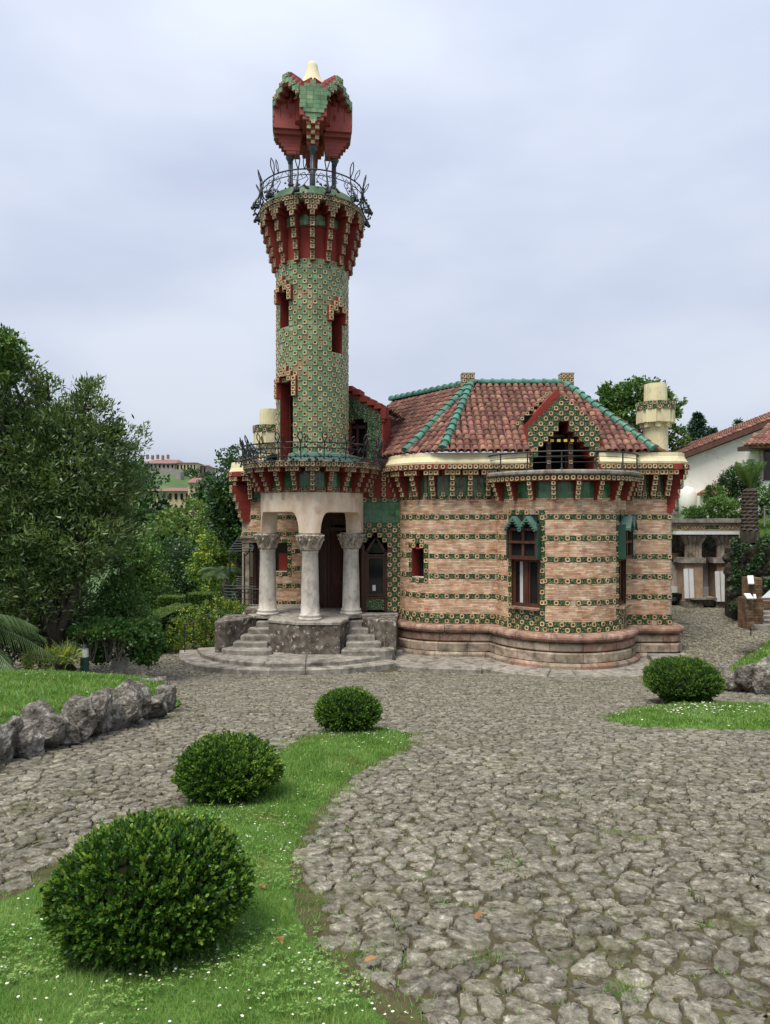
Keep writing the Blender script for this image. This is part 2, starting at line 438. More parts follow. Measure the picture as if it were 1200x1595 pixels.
strip = gpp([(-330, 1560), (-120, 1440), (0, 1398), (80, 1362), (240, 1276), (300, 1254), (395, 1216), (428, 1172), (478, 1148), (530, 1137), (600, 1134), (651, 1147),
             (630, 1166), (585, 1190), (540, 1220), (500, 1265), (478, 1310), (466, 1360), (475, 1412), (508, 1470), (566, 1530), (640, 1590), (760, 1700)])
strip += [(0.6, 1.6), (-2.6, 1.6)]
strip = smooth_poly(strip, 2)
patch = smooth_poly(gpp([(932, 1119), (965, 1129), (1010, 1134), (1100, 1138), (1200, 1139), (1330, 1138), (1330, 1104), (1150, 1097), (1060, 1096), (985, 1104)]), 2)
mound = smooth_poly([gp(-260, 1262)[:2], gp(-120, 1222)[:2], gp(0, 1180)[:2], gp(120, 1146)[:2], gp(200, 1122)[:2], gp(252, 1106)[:2], (-3.5, 12.3), (-4.0, 13.4), (-5.2, 14.2), (-9, 14.8), (-12, 13), (-12, 7)], 1)
slope = smooth_poly([(7.15, 14.9), (8.6, 15.0), (11, 14.6), (15, 14), (16, 18.6), (11.5, 19.2), (10.0, 18.6), (8.6, 17.6), (7.5, 16.2)], 1)

def h_strip(x, y): return gh(x, y) - .012 + .06 * ss(0, .3, edge_dist(strip, x, y))
def h_patch(x, y): return gh(x, y) - .012 + .08 * ss(0, .5, edge_dist(patch, x, y))
def h_mound(x, y): return gh(x, y) + .02 + .40 * ss(-.05, .32, edge_dist(mound, x, y)) + .16 * ss(.3, 1.8, edge_dist(mound, x, y))
def h_slope(x, y): return gh(x, y) + .02 + .42 * ss(0, .4, edge_dist(slope, x, y)) + 1.35 * ss(.15, 2.0, edge_dist(slope, x, y)) * ss(6.8, 9.5, x)

def lawn(name, poly, hf, res, mat):
    xs = [p[0] for p in poly]; ys = [p[1] for p in poly]
    X, Y = np.meshgrid(np.arange(min(xs), max(xs), res), np.arange(min(ys), max(ys), res))
    X = X.ravel() + NP.uniform(-.2, .2, X.size) * res; Y = Y.ravel() + NP.uniform(-.2, .2, Y.size) * res
    k = pip(poly, X, Y) & (edge_dist(poly, X, Y) > res * .5)
    pts = [Vector((a, b)) for a, b in poly] + [Vector((a, b)) for a, b in zip(X[k], Y[k])]
    n = len(poly)
    r = geometry.delaunay_2d_cdt(pts, [(i, (i + 1) % n) for i in range(n)], [], 0, 1e-6)
    V = np.array([(v.x, v.y) for v in r[0]]); F = np.array([f for f in r[2] if len(f) == 3])
    c = V[F].mean(1)
    F = F[pip(poly, c[:, 0], c[:, 1])]
    return npmesh(name, np.column_stack([V, hf(V[:, 0], V[:, 1])]), F, mat, None, 'structure', True)

lawn('lawn', strip, h_strip, .12, M['grassbase'])
lawn('lawn', patch, h_patch, .2, M['grassbase'])
lawn('lawn', mound, h_mound, .2, M['grassbase'])
lawn('lawn', slope, h_slope, .25, M['grassbase'])

def blades(name, poly, hf, n, hgt, wid, mat, edge=.0, lean=.5, over=.16):
    xs = [p[0] for p in poly]; ys = [p[1] for p in poly]
    x = NP.uniform(min(xs), max(xs), n * 3); y0, y1 = min(ys), max(ys)
    u = NP.uniform(0, 1, n * 3)
    ya, yb = max(y0, 1.8), y1
    y = ya * (yb / ya) ** u            # denser near the path where blades are seen singly
    ed_ = edge_dist(poly, x, y); ins_ = pip(poly, x, y)
    k = ((ins_ & (ed_ > NP.uniform(-.03, .03, x.size))) | (~ins_ & (ed_ < over * NP.random(x.size) ** 2.5))) & (np.abs(x) < .6 * y + 2.6) 
    x = x[k][:n]; y = y[k][:n]; m = len(x)
    clump = np.array([noise.noise(Vector((a * 3, b * 3, 0))) for a, b in zip(x, y)])
    z = hf(x, y) - .006
    sc = np.clip(y / 4.5, .75, 2.6)
    H = hgt * NP.uniform(.5, 1.25, m) * (1 + .6 * clump) * np.clip(sc, 1, 1.5); W = wid * sc * NP.uniform(.7, 1.3, m)
    a = NP.uniform(0, 2 * np.pi, m); la = NP.uniform(0, 2 * np.pi, m); le = NP.uniform(.1, 1, m) * lean * H
    P = np.stack([x, y, z], -1); B = np.stack([np.cos(a) * W, np.sin(a) * W, np.zeros(m)], -1)
    T = P + np.stack([np.cos(la) * le, np.sin(la) * le, H], -1)
    V = np.stack([P - B, P + B, T], 1).reshape(-1, 3)
    o = npmesh(name, V, np.arange(3 * m).reshape(-1, 3), mat, None, 'stuff')
    return o

blades('grass', strip, h_strip, 165000, .030, .0028, M['grass'], lean=.9)
blades('grass', patch, h_patch, 22000, .035, .004, M['grass'], lean=.9)
blades('grass', mound, h_mound, 75000, .04, .004, M['grass'], lean=.9, over=.03)
blades('grass', slope, h_slope, 30000, .045, .005, M['grass'], lean=.9, over=.03)
_b = gpp([(-10, 1160), (110, 1128), (200, 1100), (250, 1085), (240, 1068), (150, 1082), (60, 1106), (-10, 1122)])

def flowers(name, poly, hf, n, size, hgt, spots):
    xs = [p[0] for p in poly]; ys = [p[1] for p in poly]
    P = []
    for _ in range(n * 12):
        if len(P) >= n: break
        if spots and RN.random() < .75:
            cx, cy, r = RN.choice(spots); x = RN.gauss(cx, r); y = RN.gauss(cy, r)
        else:
            x = RN.uniform(min(xs), max(xs)); y = max(ys[0] * 0 + 1.9, min(ys)) * (max(ys) / max(1.9, min(ys))) ** RN.random()
        if bool(pip(poly, np.array([x]), np.array([y]))[0]): P.append((x, y))
    b = MB()
    for x, y in P:
        z = float(hf(np.array([x]), np.array([y]))[0]) + hgt * RN.uniform(.7, 1.3)
        s = size * RN.uniform(.6, 1.2) * max(1, min(1.6, y / 6)); tx, ty = RN.uniform(-.35, .35), RN.uniform(-.5, .1)
        k = 7; vs_ = [(x, y, z + .002)]
        for i in range(k):
            a = 2 * math.pi * i / k; q = s * RN.uniform(.8, 1.1)
            vs_.append((x + q * math.cos(a), y + q * math.sin(a), z + q * (tx * math.cos(a) + ty * math.sin(a)) + .002))
        b.add(vs_, [(0, 1 + i, 1 + (i + 1) % k) for i in range(k)], 0)
        b.add([(x + s * .3 * math.cos(i * 1.57), y + s * .3 * math.sin(i * 1.57), z + .006) for i in range(4)], [(0, 1, 2, 3)], 1)
    return b.obj(name, [M['daisy'], M['yellow']], None, kind='stuff')

def sp(l): return [(*gp(px, py)[:2], r) for px, py, r in l]
flowers('daisies', strip, h_strip, 560, .0066, .035, sp([(20, 1480, .25), (40, 1545, .25), (420, 1262, .3), (440, 1220, .4), (560, 1153, .5), (590, 1150, .4), (510, 1150, .3), (370, 1300, .3), (600, 1580, .2), (340, 1570, .3), (450, 1330, .3), (330, 1520, .2)]))
flowers('daisies', patch, h_patch, 260, .011, .05, sp([(1120, 1112, .3), (1090, 1115, .3), (1020, 1118, .4), (1150, 1120, .4), (1170, 1112, .4)]))
flowers('daisies', mound, h_mound, 170, .011, .05, [])
flowers('daisies', slope, h_slope, 170, .011, .05, [])

# clover rosettes and small weeds among the blades of the near verge
def clover(name, poly, hf, n, size):
    xs = [p[0] for p in poly]; ys = [p[1] for p in poly]; b = MB(); c = 0
    while c < n:
        x = RN.uniform(min(xs), max(xs)); y = 1.9 * (6.5 / 1.9) ** RN.random()
        if not bool(pip(poly, np.array([x]), np.array([y]))[0]) or noise.noise(Vector((x * 1.7, y * 1.7, 5))) < -.02:
            c += .2; continue
        c += 1
        z = float(hf(np.array([x]), np.array([y]))[0]) + RN.uniform(.018, .04); a0 = RN.uniform(0, 6)
        for k in range(3):
            a = a0 + k * 2.1; s = size * RN.uniform(.7, 1.2); ca, sa = math.cos(a), math.sin(a)
            t = RN.uniform(-.2, .5)
            b.add([(x, y, z), (x + s * (.7 * ca - .5 * sa), y + s * (.7 * sa + .5 * ca), z + t * s * .6), (x + s * 1.15 * ca, y + s * 1.15 * sa, z + t * s), (x + s * (.7 * ca + .5 * sa), y + s * (.7 * sa - .5 * ca), z + t * s * .6)], [(0, 1, 2, 3)])
    return b.obj(name, M['grass'], None, kind='stuff')
clover('clover', strip, h_strip, 5200, .011)

# ------------------------------------------------------------------ cobbles
def cells(x0, x1, y0, y1, dx, dy):
    P = []; r = 0; y = y0
    while y < y1:
        x = x0 + (dx / 2 if r % 2 else 0)
        while x < x1:
            if RN.random() > .13: P.append((x + RN.uniform(-.46, .46) * dx, y + RN.uniform(-.46, .46) * dy + .05 * math.sin(x * .9)))
            x += dx * RN.uniform(.8, 1.2)
        y += dy; r += 1
    P = np.array(P)
    k = (np.abs(P[:, 0]) < .57 * P[:, 1] + 3.2)
    return P[k]
cob = cells(-13, 14, 1.9, 28, .15, .125)
_x, _y = cob[:, 0], cob[:, 1]
keep = (_y < 19.6) | (_x > 6.3) | ((_x < -4.2) & (_y < 24.5))
cob = cob[keep]
def voronoi(P):
    r = geometry.delaunay_2d_cdt([Vector(p) for p in P], [], [], 0, 1e-7)
    V = np.array([(v.x, v.y) for v in r[0]]); F = np.array([f for f in r[2] if len(f) == 3])
    a, b, c = V[F[:, 0]], V[F[:, 1]], V[F[:, 2]]
    d = 2 * (a[:, 0] * (b[:, 1] - c[:, 1]) + b[:, 0] * (c[:, 1] - a[:, 1]) + c[:, 0] * (a[:, 1] - b[:, 1]))
    d = np.where(np.abs(d) < 1e-9, 1e-9, d)
    A, B, C = (a ** 2).sum(1), (b ** 2).sum(1), (c ** 2).sum(1)
    cc = np.stack([(A * (b[:, 1] - c[:, 1]) + B * (c[:, 1] - a[:, 1]) + C * (a[:, 1] - b[:, 1])) / d, (A * (c[:, 0] - b[:, 0]) + B * (a[:, 0] - c[:, 0]) + C * (b[:, 0] - a[:, 0])) / d], -1)
    inc = {}
    for i, f in enumerate(F):
        for v in f: inc.setdefault(int(v), []).append(i)
    return V, cc, inc
VV, CC, INC = voronoi(cob)
gz = strip, patch
inG = pip(strip, VV[:, 0], VV[:, 1]) | pip(patch, VV[:, 0], VV[:, 1]) | pip(mound, VV[:, 0], VV[:, 1]) | pip(slope, VV[:, 0], VV[:, 1])
eS = edge_dist(strip, VV[:, 0], VV[:, 1])
stones = []
for v, tr in INC.items():
    if inG[v] or (eS[v] < .02): continue
    c = VV[v]; p = CC[tr]
    if np.abs(p - c).max() > .42: continue
    p = p[np.argsort(np.arctan2(p[:, 1] - c[1], p[:, 0] - c[0]))]
    if len(p) < 4: continue
    stones.append((float(np.hypot(c[0], c[1])), p.mean(0), p))
stones.sort(key=lambda s: s[0])

def stone_geo(p, c, near):
    gap = RN.uniform(.006, .015) if near else RN.uniform(.006, .015)
    q = c + (p - c) * (1 - gap / np.maximum(np.linalg.norm(p - c, axis=1, keepdims=True), .03))
    a, b = q, np.roll(q, -1, 0); f = .27
    q = np.stack([a * (1 - f) + b * f, a * f + b * (1 - f)], 1).reshape(-1, 2)
    if near:
        q = np.stack([q, (q + np.roll(q, -1, 0)) / 2], 1).reshape(-1, 2)
        q = q + NP.normal(0, .0048, q.shape)
    elif len(q) > 12: q = q[::2]
    n = len(q)
    z0 = ghf(c[0], c[1]); h = RN.uniform(.006, .024); tx, ty = RN.uniform(-.08, .08), RN.uniform(-.08, .08)
    def zz(pp, k): return gh(pp[:, 0], pp[:, 1]) * 0 + z0 + (pp[:, 1] - c[1]) * (-.1365 if c[1] < 19 else 0) + k + (pp[:, 0] - c[0]) * tx + (pp[:, 1] - c[1]) * ty
    rings = [(1.0, -.03), (.99, h * .5), (.93, h), (.58, h + RN.uniform(-.004, .004))] if near else [(1.0, -.03), (.98, h * .7), (.86, h + .002)]
    V = []
    for s, k in rings:
        pp = c + (q - c) * s
        zk = zz(pp, k)
        if near and s < .95: zk = zk + NP.normal(0, .0042, n)
        V.append(np.column_stack([pp, zk]))
    V = np.concatenate(V + [np.column_stack([c[None], zz(c[None], h + RN.uniform(-.005, .004))])])
    F = []
    for k in range(len(rings) - 1):
        for i in range(n):
            j = (i + 1) % n
            F.append((k * n + i, k * n + j, (k + 1) * n + j, (k + 1) * n + i))
    o = (len(rings) - 1) * n
    F += [(o + i, o + (i + 1) % n, len(V) - 1) for i in range(n)]
    return V, F

far = MB(); cnt = 0
for dist, c, p in stones:
    vis = (-.545 * c[1] - .1 < c[0] < .545 * c[1] + .1) and (c[1] > 2.25)
    near = dist < 7.5
    V, F = stone_geo(p, c, near)
    if vis and cnt < 300:
        b = MB(); b.add(V.tolist(), F); b.obj('cobblestone', M['cobble'], driveway, smooth=True); cnt += 1
    else: far.add(V.tolist(), F)
far.obj('cobblestones', M['cobble'], driveway, smooth=True, kind='stuff')

# weeds in the joints
tb = []
for px, py, n in [(560, 1372, 40), (670, 1370, 60), (800, 1360, 60), (806, 1345, 60), (955, 1300, 90), (1000, 1310, 80), (565, 1490, 60), (620, 1500, 60), (780, 1495, 60), (690, 1410, 30), (640, 1190, 60), (970, 1545, 90), (985, 1560, 50), (575, 1480, 60), (1080, 1400, 40), (860, 1320, 40), (740, 1500, 40), (1100, 1445, 40), (600, 1440, 40)]:
    cx, cy, _ = gp(px, py)
    for _ in range(n):
        x, y = RN.gauss(cx, .05), RN.gauss(cy, .03); z = ghf(x, y) + .005
        a = RN.uniform(0, 6.3); l = RN.uniform(.015, .045); w_ = .0022
        tb += [(x - w_ * math.cos(a), y - w_ * math.sin(a), z), (x + w_ * math.cos(a), y + w_ * math.sin(a), z), (x + RN.uniform(-.025, .025), y + RN.uniform(-.025, .025), z + l)]
for _ in range(900):
    x, y = RN.uniform(-.4, 4.2), 2.6 + 6.5 * RN.random() ** 1.3
    if noise.noise(Vector((x * .8, y * .8, 9))) < .02 or bool(pip(strip, np.array([x]), np.array([y]))[0]): continue
    for _k in range(9):
        xx, yy = x + RN.gauss(0, .025), y + RN.gauss(0, .012); z = ghf(xx, yy) + .004; a = RN.uniform(0, 6.3); l = RN.uniform(.010, .030); w_ = .0024
        tb += [(xx - w_ * math.cos(a), yy - w_ * math.sin(a), z), (xx + w_ * math.cos(a), yy + w_ * math.sin(a), z), (xx + RN.uniform(-.02, .02), yy + RN.uniform(-.02, .02), z + l)]
for _ in range(420):
    q = strip[RN.randrange(len(strip))]
    if q[1] > 9 or q[1] < 2.2: continue
    x, y = q[0] + RN.gauss(.03, .07), q[1] + RN.gauss(0, .07)
    for _k in range(8):
        xx, yy = x + RN.gauss(0, .02), y + RN.gauss(0, .015); z = ghf(xx, yy) + .004; a = RN.uniform(0, 6.3); l = RN.uniform(.012, .035); w_ = .0024
        tb += [(xx - w_ * math.cos(a), yy - w_ * math.sin(a), z), (xx + w_ * math.cos(a), yy + w_ * math.sin(a), z), (xx + RN.uniform(-.02, .02), yy + RN.uniform(-.02, .02), z + l)]
npmesh('weeds', np.array(tb), np.arange(len(tb)).reshape(-1, 3), M['grass'], None, 'stuff')

# fallen leaves
for i, (px, py, lab) in enumerate([(408, 1395, 'brown dry leaf lying on the grass right of the big box bush'), (438, 1480, 'orange dry leaf lying on the grass near the cobble edge'), (745, 1440, 'pinkish dry leaf lying among the cobbles'), (577, 1512, 'curled dry leaf lying where the lower verge meets the cobbles')]):
    x, y, z = gp(px, py); b = MB(); a = RN.uniform(0, 6); s = .035
    z += .05 if i != 2 else .045
    pts = [(-1, 0, 0), (-.4, .45, .2), (.4, .4, .25), (1.1, 0, .05), (.4, -.4, .2), (-.4, -.45, .25)]
    vs_ = [(x + s * (u * math.cos(a) - v * math.sin(a)), y + s * (u * math.sin(a) + v * math.cos(a)), z + s * w_) for u, v, w_ in pts] + [(x, y, z)]
    b.add(vs_, [(6, k, (k + 1) % 6) for k in range(6)])
    tag(b.obj('fallen_leaf', M['deadleaf']), lab, 'leaf', 'dry leaves on the ground')

# ------------------------------------------------------------------ rocks
import bmesh
def rock_mesh(name, d, seed, sub=3, mat=None):
    rr = random.Random(seed)
    bm = bmesh.new(); bmesh.ops.create_icosphere(bm, subdivisions=sub, radius=1)
    pl = []
    for _ in range(15):
        n = Vector((rr.gauss(0, 1), rr.gauss(0, 1), rr.gauss(0, .8))).normalized(); pl.append((n, rr.uniform(.55, .86)))
    off = Vector((rr.uniform(0, 50), rr.uniform(0, 50), rr.uniform(0, 50)))
    for v in bm.verts:
        p = v.co.copy()
        e_ = (abs(p.x) ** 5 + abs(p.y) ** 5 + abs(p.z) ** 5) ** .2
        p = p / e_ * .86
        for n, k in pl:
            q = p.dot(n)
            if q > k: p -= n * (q - k)
        p *= 1 + .16 * noise.noise(p * 1.6 + off) + .09 * noise.noise(p * 4.2 + off) + .05 * abs(noise.noise(p * 9 + off)) + .028 * noise.noise(p * 20 + off)
        v.co = Vector((p.x * d[0], p.y * d[1], p.z * d[2])) * .62
    me = bpy.data.meshes.new(name); bm.to_mesh(me); bm.free()
    me.materials.append(mat or M['rock'])
    me.polygons.foreach_set('use_smooth', [False] * len(me.polygons))
    return me

def rock(parent, px, pyb, pyt, wpx, depth=.45, seed=0, sub=3, D=None, mat=None, tilt=.15):
    x, y, z = gp(px, pyb) if D is None else tuple(at(px, pyb, D))
    s = y / FPX
    H = (pyb - pyt) * s * .98; W = wpx * s * 1.16
    o = link('rock', rock_mesh('rock', (W, depth, H), seed, sub, mat), parent)
    o.location = (x, y + depth * .35, z + H * .47)
    rr = random.Random(seed)
    o.rotation_euler = (rr.uniform(-tilt, tilt), rr.uniform(-tilt, tilt), rr.uniform(-.4, .4))
    return o

rw = thing('rock_wall', 'low retaining wall of rough grey boulders along the left lawn', 'rock wall')
for i, r in enumerate([(-190, 1262, 1172, 70), (-125, 1238, 1158, 62), (-62, 1212, 1140, 60), (-18, 1195, 1125, 52), (4, 1186, 1122, 34), (31, 1183, 1132, 46), (56, 1172, 1102, 54), (95, 1164, 1124, 32), (112, 1158, 1090, 56), (141, 1150, 1083, 36), (166, 1141, 1092, 34), (158, 1132, 1076, 36), (186, 1136, 1066, 46), (208, 1130, 1062, 40), (234, 1122, 1082, 46), (254, 1112, 1072, 26), (232, 1100, 1056, 40), (249, 1094, 1056, 24), (206, 1108, 1058, 30), (80, 1158, 1140, 22), (128, 1152, 1136, 20), (152, 1146, 1136, 16), (10, 1160, 1115, 30), (196, 1100, 1060, 30), (222, 1088, 1054, 26), (246, 1080, 1056, 22)]):
    rock(rw, *r, depth=.42, seed=100 + i, sub=4, tilt=.09)
rr_ = thing('rock_wall', 'boulders holding the grassy bank on the right, behind the round bush', 'rock wall')
for i, r in enumerate([(1124, 1078, 1040, 28), (1146, 1079, 1048, 30), (1177, 1081, 1030, 40), (1206, 1083, 1024, 44), (1240, 1084, 1028, 40), (1275, 1086, 1030, 44), (1160, 1066, 1034, 24), (1136, 1062, 1036, 22), (1194, 1058, 1028, 30), (1110, 1072, 1046, 22), (1154, 1052, 1030, 22), (1310, 1088, 1034, 44)]):
    rock(rr_, *r, depth=.42, seed=200 + i, sub=4)
x, y, z = gp(192, 1040)
o = tag(link('boulder', rock_mesh('boulder', (.62, .4, .42), 77, 3, M['columnstone'])), 'single pale boulder at the corner where the left path starts', 'boulder')
o.location = at(190, 1031, 18.6)
b = MB(); p0 = gp(262, 1096); p1 = gp(300, 1106)
b.tube([(p0[0], p0[1], p0[2] + .05), ((p0[0] + p1[0]) / 2, (p0[1] + p1[1]) / 2 + .1, p0[2] + .06), (p1[0], p1[1], p1[2] + .04)], [.012, .010, .005], 5)
tag(b.obj('twig', M['bark']), 'thin dry twig lying on the cobbles by the end of the left boulders', 'twig')
# ------------------------------------------------------------------ wall tools
class Path:
    def __init__(s, pts):
        s.p = np.array(pts, float); d = np.hypot(*(s.p[1:] - s.p[:-1]).T)
        s.c = np.concatenate([[0], np.cumsum(d)]); s.L = float(s.c[-1])
    def pt(s, t):
        t = min(max(t, 0), s.L)
        return np.interp(t, s.c, s.p[:, 0]), np.interp(t, s.c, s.p[:, 1])
    def at(s, t, e=.02):
        x, y = s.pt(t); a, b = s.pt(t - e), s.pt(t + e)
        dx, dy = b[0] - a[0], b[1] - a[1]; l = math.hypot(dx, dy) or 1
        return (x, y), (dy / l, -dx / l)
    def off(s, t, o):
        (x, y), n = s.at(t); return x + n[0] * o, y + n[1] * o
    def s_px(s, px):
        best, bt = 1e9, 0
        for i in range(400):
            t = s.L * i / 399; (x, y), n = s.at(t)
            if n[0] * x + n[1] * y > 0: continue          # faces away from the eye
            e = abs(CX0 + x / y * FPX - px)
            if e < best: best, bt = e, t
        return bt

def arc(cx, cy, r, a0, a1, n=24):
    return [(cx + r * math.cos(rad(a0 + (a1 - a0) * i / n)), cy + r * math.sin(rad(a0 + (a1 - a0) * i / n))) for i in range(n + 1)]

def skin(path, t0, t1, prof, step=.12):
    """sweep a profile [(offset, z)...] along the path"""
    n = max(1, int((t1 - t0) / step)); b = []
    ts = sorted(set([t0 + (t1 - t0) * i / n for i in range(n + 1)] + [c for c in path.c if t0 < c < t1]))
    V = []; F = []; k = len(prof)
    for t in ts:
        for o, z in prof:
            x, y = path.off(t, o); V.append((x, y, z))
    for i in range(len(ts) - 1):
        for j in range(k - 1):
            F.append((i * k + j, (i + 1) * k + j, (i + 1) * k + j + 1, i * k + j + 1))
    return V, F

def solid(path, t0, t1, prof, step=.12):
    """closed sweep of a closed profile with end caps"""
    prof = list(prof); V, F = skin(path, t0, t1, prof + prof[:1], step); k = len(prof) + 1
    n = len(V) // k
    F.append(tuple(range(k - 1))); F.append(tuple((n - 1) * k + j for j in range(k - 1))[::-1])
    return V, F

def inside(holes, s, z):
    return any(a <= s <= b and c <= z <= d for a, b, c, d in holes)

def bricks(mb, path, t0, t1, z0, z1, holes=(), L=.25, off=0.0):
    n = max(1, round((z1 - z0) / .05)); hz = (z1 - z0) / n
    for r in range(n):
        za, zb = z0 + r * hz + .004, z0 + (r + 1) * hz - .004; zc = (za + zb) / 2
        s = t0 - (L / 2 if r % 2 else 0) - RN.uniform(0, .03)
        while s < t1:
            a, c = max(s, t0) + .004, min(s + L * RN.uniform(.92, 1.05), t1) - .004
            s = c + .004
            if c - a < .03: continue
            segs = [(a, c)]
            for (h0, h1, g0, g1) in holes:
                if g0 <= zc <= g1:
                    segs = [q for (u, v) in segs for q in ((u, min(v, h0)), (max(u, h1), v)) if q[1] - q[0] > .02]
            for u, v in segs:
                o = off + RN.uniform(.006, .013)
                V = []
                for zz in (za, zb):
                    for oo in (off - .02, o):
                        for t in (u, v): V.append((*path.off(t, oo), zz))
                # 0,1 back low; 2,3 front low; 4,5 back high; 6,7 front high
                mb.add(V, [(2, 3, 7, 6), (0, 2, 6, 4), (1, 5, 7, 3), (4, 6, 7, 5), (0, 1, 3, 2)])

def flower(mb, c, u, w_, n, s, mi=(0, 1, 2), dep=.022, rim=.465):
    """a square glazed tile carrying a raised sunflower: plate, cream ring, brown disc"""
    c = np.array(c, float); u = np.array(u, float); w_ = np.array(w_, float); n = np.array(n, float)
    n = n + (NP.random(3) - .5) * .09; n = n / np.linalg.norm(n); u = u - n * u.dot(n); w_ = w_ - n * w_.dot(n); c = c + n * RN.uniform(0, .003)
    h = s * .485
    P = [c + u * a * h + w_ * b * h + n * k for k in (-.01, dep * .35) for a, b in ((-1, -1), (1, -1), (1, 1), (-1, 1))]
    mb.add([tuple(p) for p in P], [(4, 5, 6, 7), (0, 1, 5, 4), (1, 2, 6, 5), (2, 3, 7, 6), (3, 0, 4, 7)], mi[0])
    k = 12; V = []
    for r, d in ((rim, .3), (rim * .93, 1.0), (.26, .9), (.19, .45)):
        for i in range(k):
            a = 2 * math.pi * i / k + .31
            q = abs(math.cos(a)) ** 4 + abs(math.sin(a)) ** 4
            rr = r * s * (q ** -.25 * .93 if r > .3 else 1)
            V.append(tuple(c + u * rr * math.cos(a) + w_ * rr * math.sin(a) + n * dep * d))
    for j in range(3):
        mb.add(V[j * k:(j + 2) * k], [(i, (i + 1) % k, k + (i + 1) % k, k + i) for i in range(k)], mi[1] if j < 2 else mi[2])
    mb.add(V[3 * k:], [tuple(range(k))], mi[2])

def plate(mb, c, u, w_, n, su, sw, mi=0, dep=.008):
    c = np.array(c, float); u = np.array(u, float); w_ = np.array(w_, float); n = np.array(n, float)
    n = n + (NP.random(3) - .5) * .08; n = n / np.linalg.norm(n); u = u - n * u.dot(n); w_ = w_ - n * w_.dot(n)
    hu, hw = su * .485, sw * .485
    P = [c + u * a * hu + w_ * b * hw + n * k for k in (-.012, dep) for a, b in ((-1, -1), (1, -1), (1, 1), (-1, 1))]
    mb.add([tuple(p) for p in P], [(4, 5, 6, 7), (0, 1, 5, 4), (1, 2, 6, 5), (2, 3, 7, 6), (3, 0, 4, 7)], mi)

UPZ = (0, 0, 1)
TM = None
def tiles(mb, path, t0, t1, z0, z1, fn, T=.15, holes=(), off=.0):
    """field of square tiles; fn(col, row) gives 'f' flower, 'l' leaf relief, 'g' plain green, None"""
    n = max(1, round((t1 - t0) / T)); m = max(1, round((z1 - z0) / T)); st = (t1 - t0) / n; sz = (z1 - z0) / m
    for i in range(n):
        s = t0 + (i + .5) * st; (x, y), nn = path.at(s)
        N_ = (nn[0], nn[1], 0); U = (-nn[1], nn[0], 0)
        for j in range(m):
            z = z0 + (j + .5) * sz
            if inside(holes, s, z): continue
            k = fn(i, j)
            if RN.random() < .010: continue
            c = (x + nn[0] * off, y + nn[1] * off, z)
            if k == 'f': flower(mb, c, U, UPZ, N_, min(st, sz), (1, 2, 3), .026)
            elif k == 'l': plate(mb, c, U, UPZ, N_, st, sz, 1, .010 + RN.uniform(0, .003))
            elif k == 'g': plate(mb, c, U, UPZ, N_, st, sz, 0, .006 + RN.uniform(0, .004))
TILEM = [M['green'], M['leaf'], M['cream'], M['brown']]
alt = lambda i, j: 'f' if (i + j) % 2 == 0 else 'l'

def console(levels, T, d0, d1, head=0, hw=3, side=.95, wide=1.0, hws=None, tm_='cream'):
    hws = hws or [hw] * head
    """bracket in local axes (+x outward): red stepped body and the flower tiles on its face"""
    a, f = MB(), MB(); W = T * side * wide
    for i in range(levels + head):
        top = i >= levels
        pr = d0 + (d1 - d0) * (2 * (min(i, levels) // 2) + 1.6) / (levels + 1.6) if levels > 5 else d0 + (d1 - d0) * (min(i, levels) + 1) / (levels + 1)
        hw = hws[i - levels] if top else 1
        w_ = T * hw if top else W
        a.box(((pr - .2) / 2, 0, (i + .5) * T), (pr + .2 - i * .0006, w_, T - .004))
        for k in range(hw if top else 1):
            flower(f, (pr + .012, (k - (hw - 1) / 2) * T if top else 0, (i + .5) * T), (0, 1, 0), UPZ, (1, 0, 0), T * .93, (0, 1, 2), .03)
    return a.mesh('console', M['red']), f.mesh('flower_tile', [M[tm_], M[tm_], M['brown']])

def put_console(meshes, parent, p, n, z):
    rz = math.atan2(n[1], n[0])
    o = link('console', meshes[0], parent, None, (p[0], p[1], z), rz)
    link('flower_tile', meshes[1], o, 'stuff')
    return o

def tile_row(mb, path, t0, t1, z, T, off, every=1):
    n = max(1, round((t1 - t0) / T)); st = (t1 - t0) / n
    for i in range(n):
        s = t0 + (i + .5) * st; (x, y), nn = path.at(s)
        if every == 1 or i % every == 0:
            flower(mb, (x + nn[0] * off, y + nn[1] * off, z), (-nn[1], nn[0], 0), UPZ, (nn[0], nn[1], 0), min(T, st) * .97, (1, 2, 3), .03)

# ------------------------------------------------------------------ the villa
villa = thing('villa', 'tile and brick villa with clay tiled roof, striped walls and a round balconied bay', 'villa')

LW = Path([(-5.0, 27), (-5.0, 24.85), (-4.85, 24.7), (-2.35, 24.7), (-2.35, 23.9)])
PW = Path([(-2.35, 23.75), (-.78, 23.75)])
EW = Path([(-.78, 23.75), (-.78, 22.62), (-.74, 22.55), (.55, 22.55)])
MW = Path([(.45, 24.6), (.45, 22.85)] + arc(1.95, 22.85, 1.5, 180, 270, 16)[1:] + [(2.6, 21.31), (3.6, 21.29)])
BW = Path(arc(5.26, 21.5, 1.92, 180, 360, 40))
RW = Path([(6.9, 21.17), (8.5, 21.15), (8.56, 21.21), (8.56, 26)])
BANDS = [4.15, 3.56, 2.97, 2.37, 1.77]
ZP, ZB, ZT = .945, 1.245, 4.68          # plinth top, foot tile band top, brick top

brk, til, mor = MB(), MB(), MB()
def striped(path, t0, t1, holes=(), z0=ZP, top=ZT, foot=True):
    zz = z0
    if foot:
        tiles(til, path, t0, t1, ZP, ZB, alt, holes=holes); zz = ZB
    for b in sorted(BANDS):
        bricks(brk, path, t0, t1, zz, b - .075, holes)
        tiles(til, path, t0, t1, b - .075, b + .075, alt, holes=holes)
        zz = b + .075
    bricks(brk, path, t0, t1, zz, top, holes)

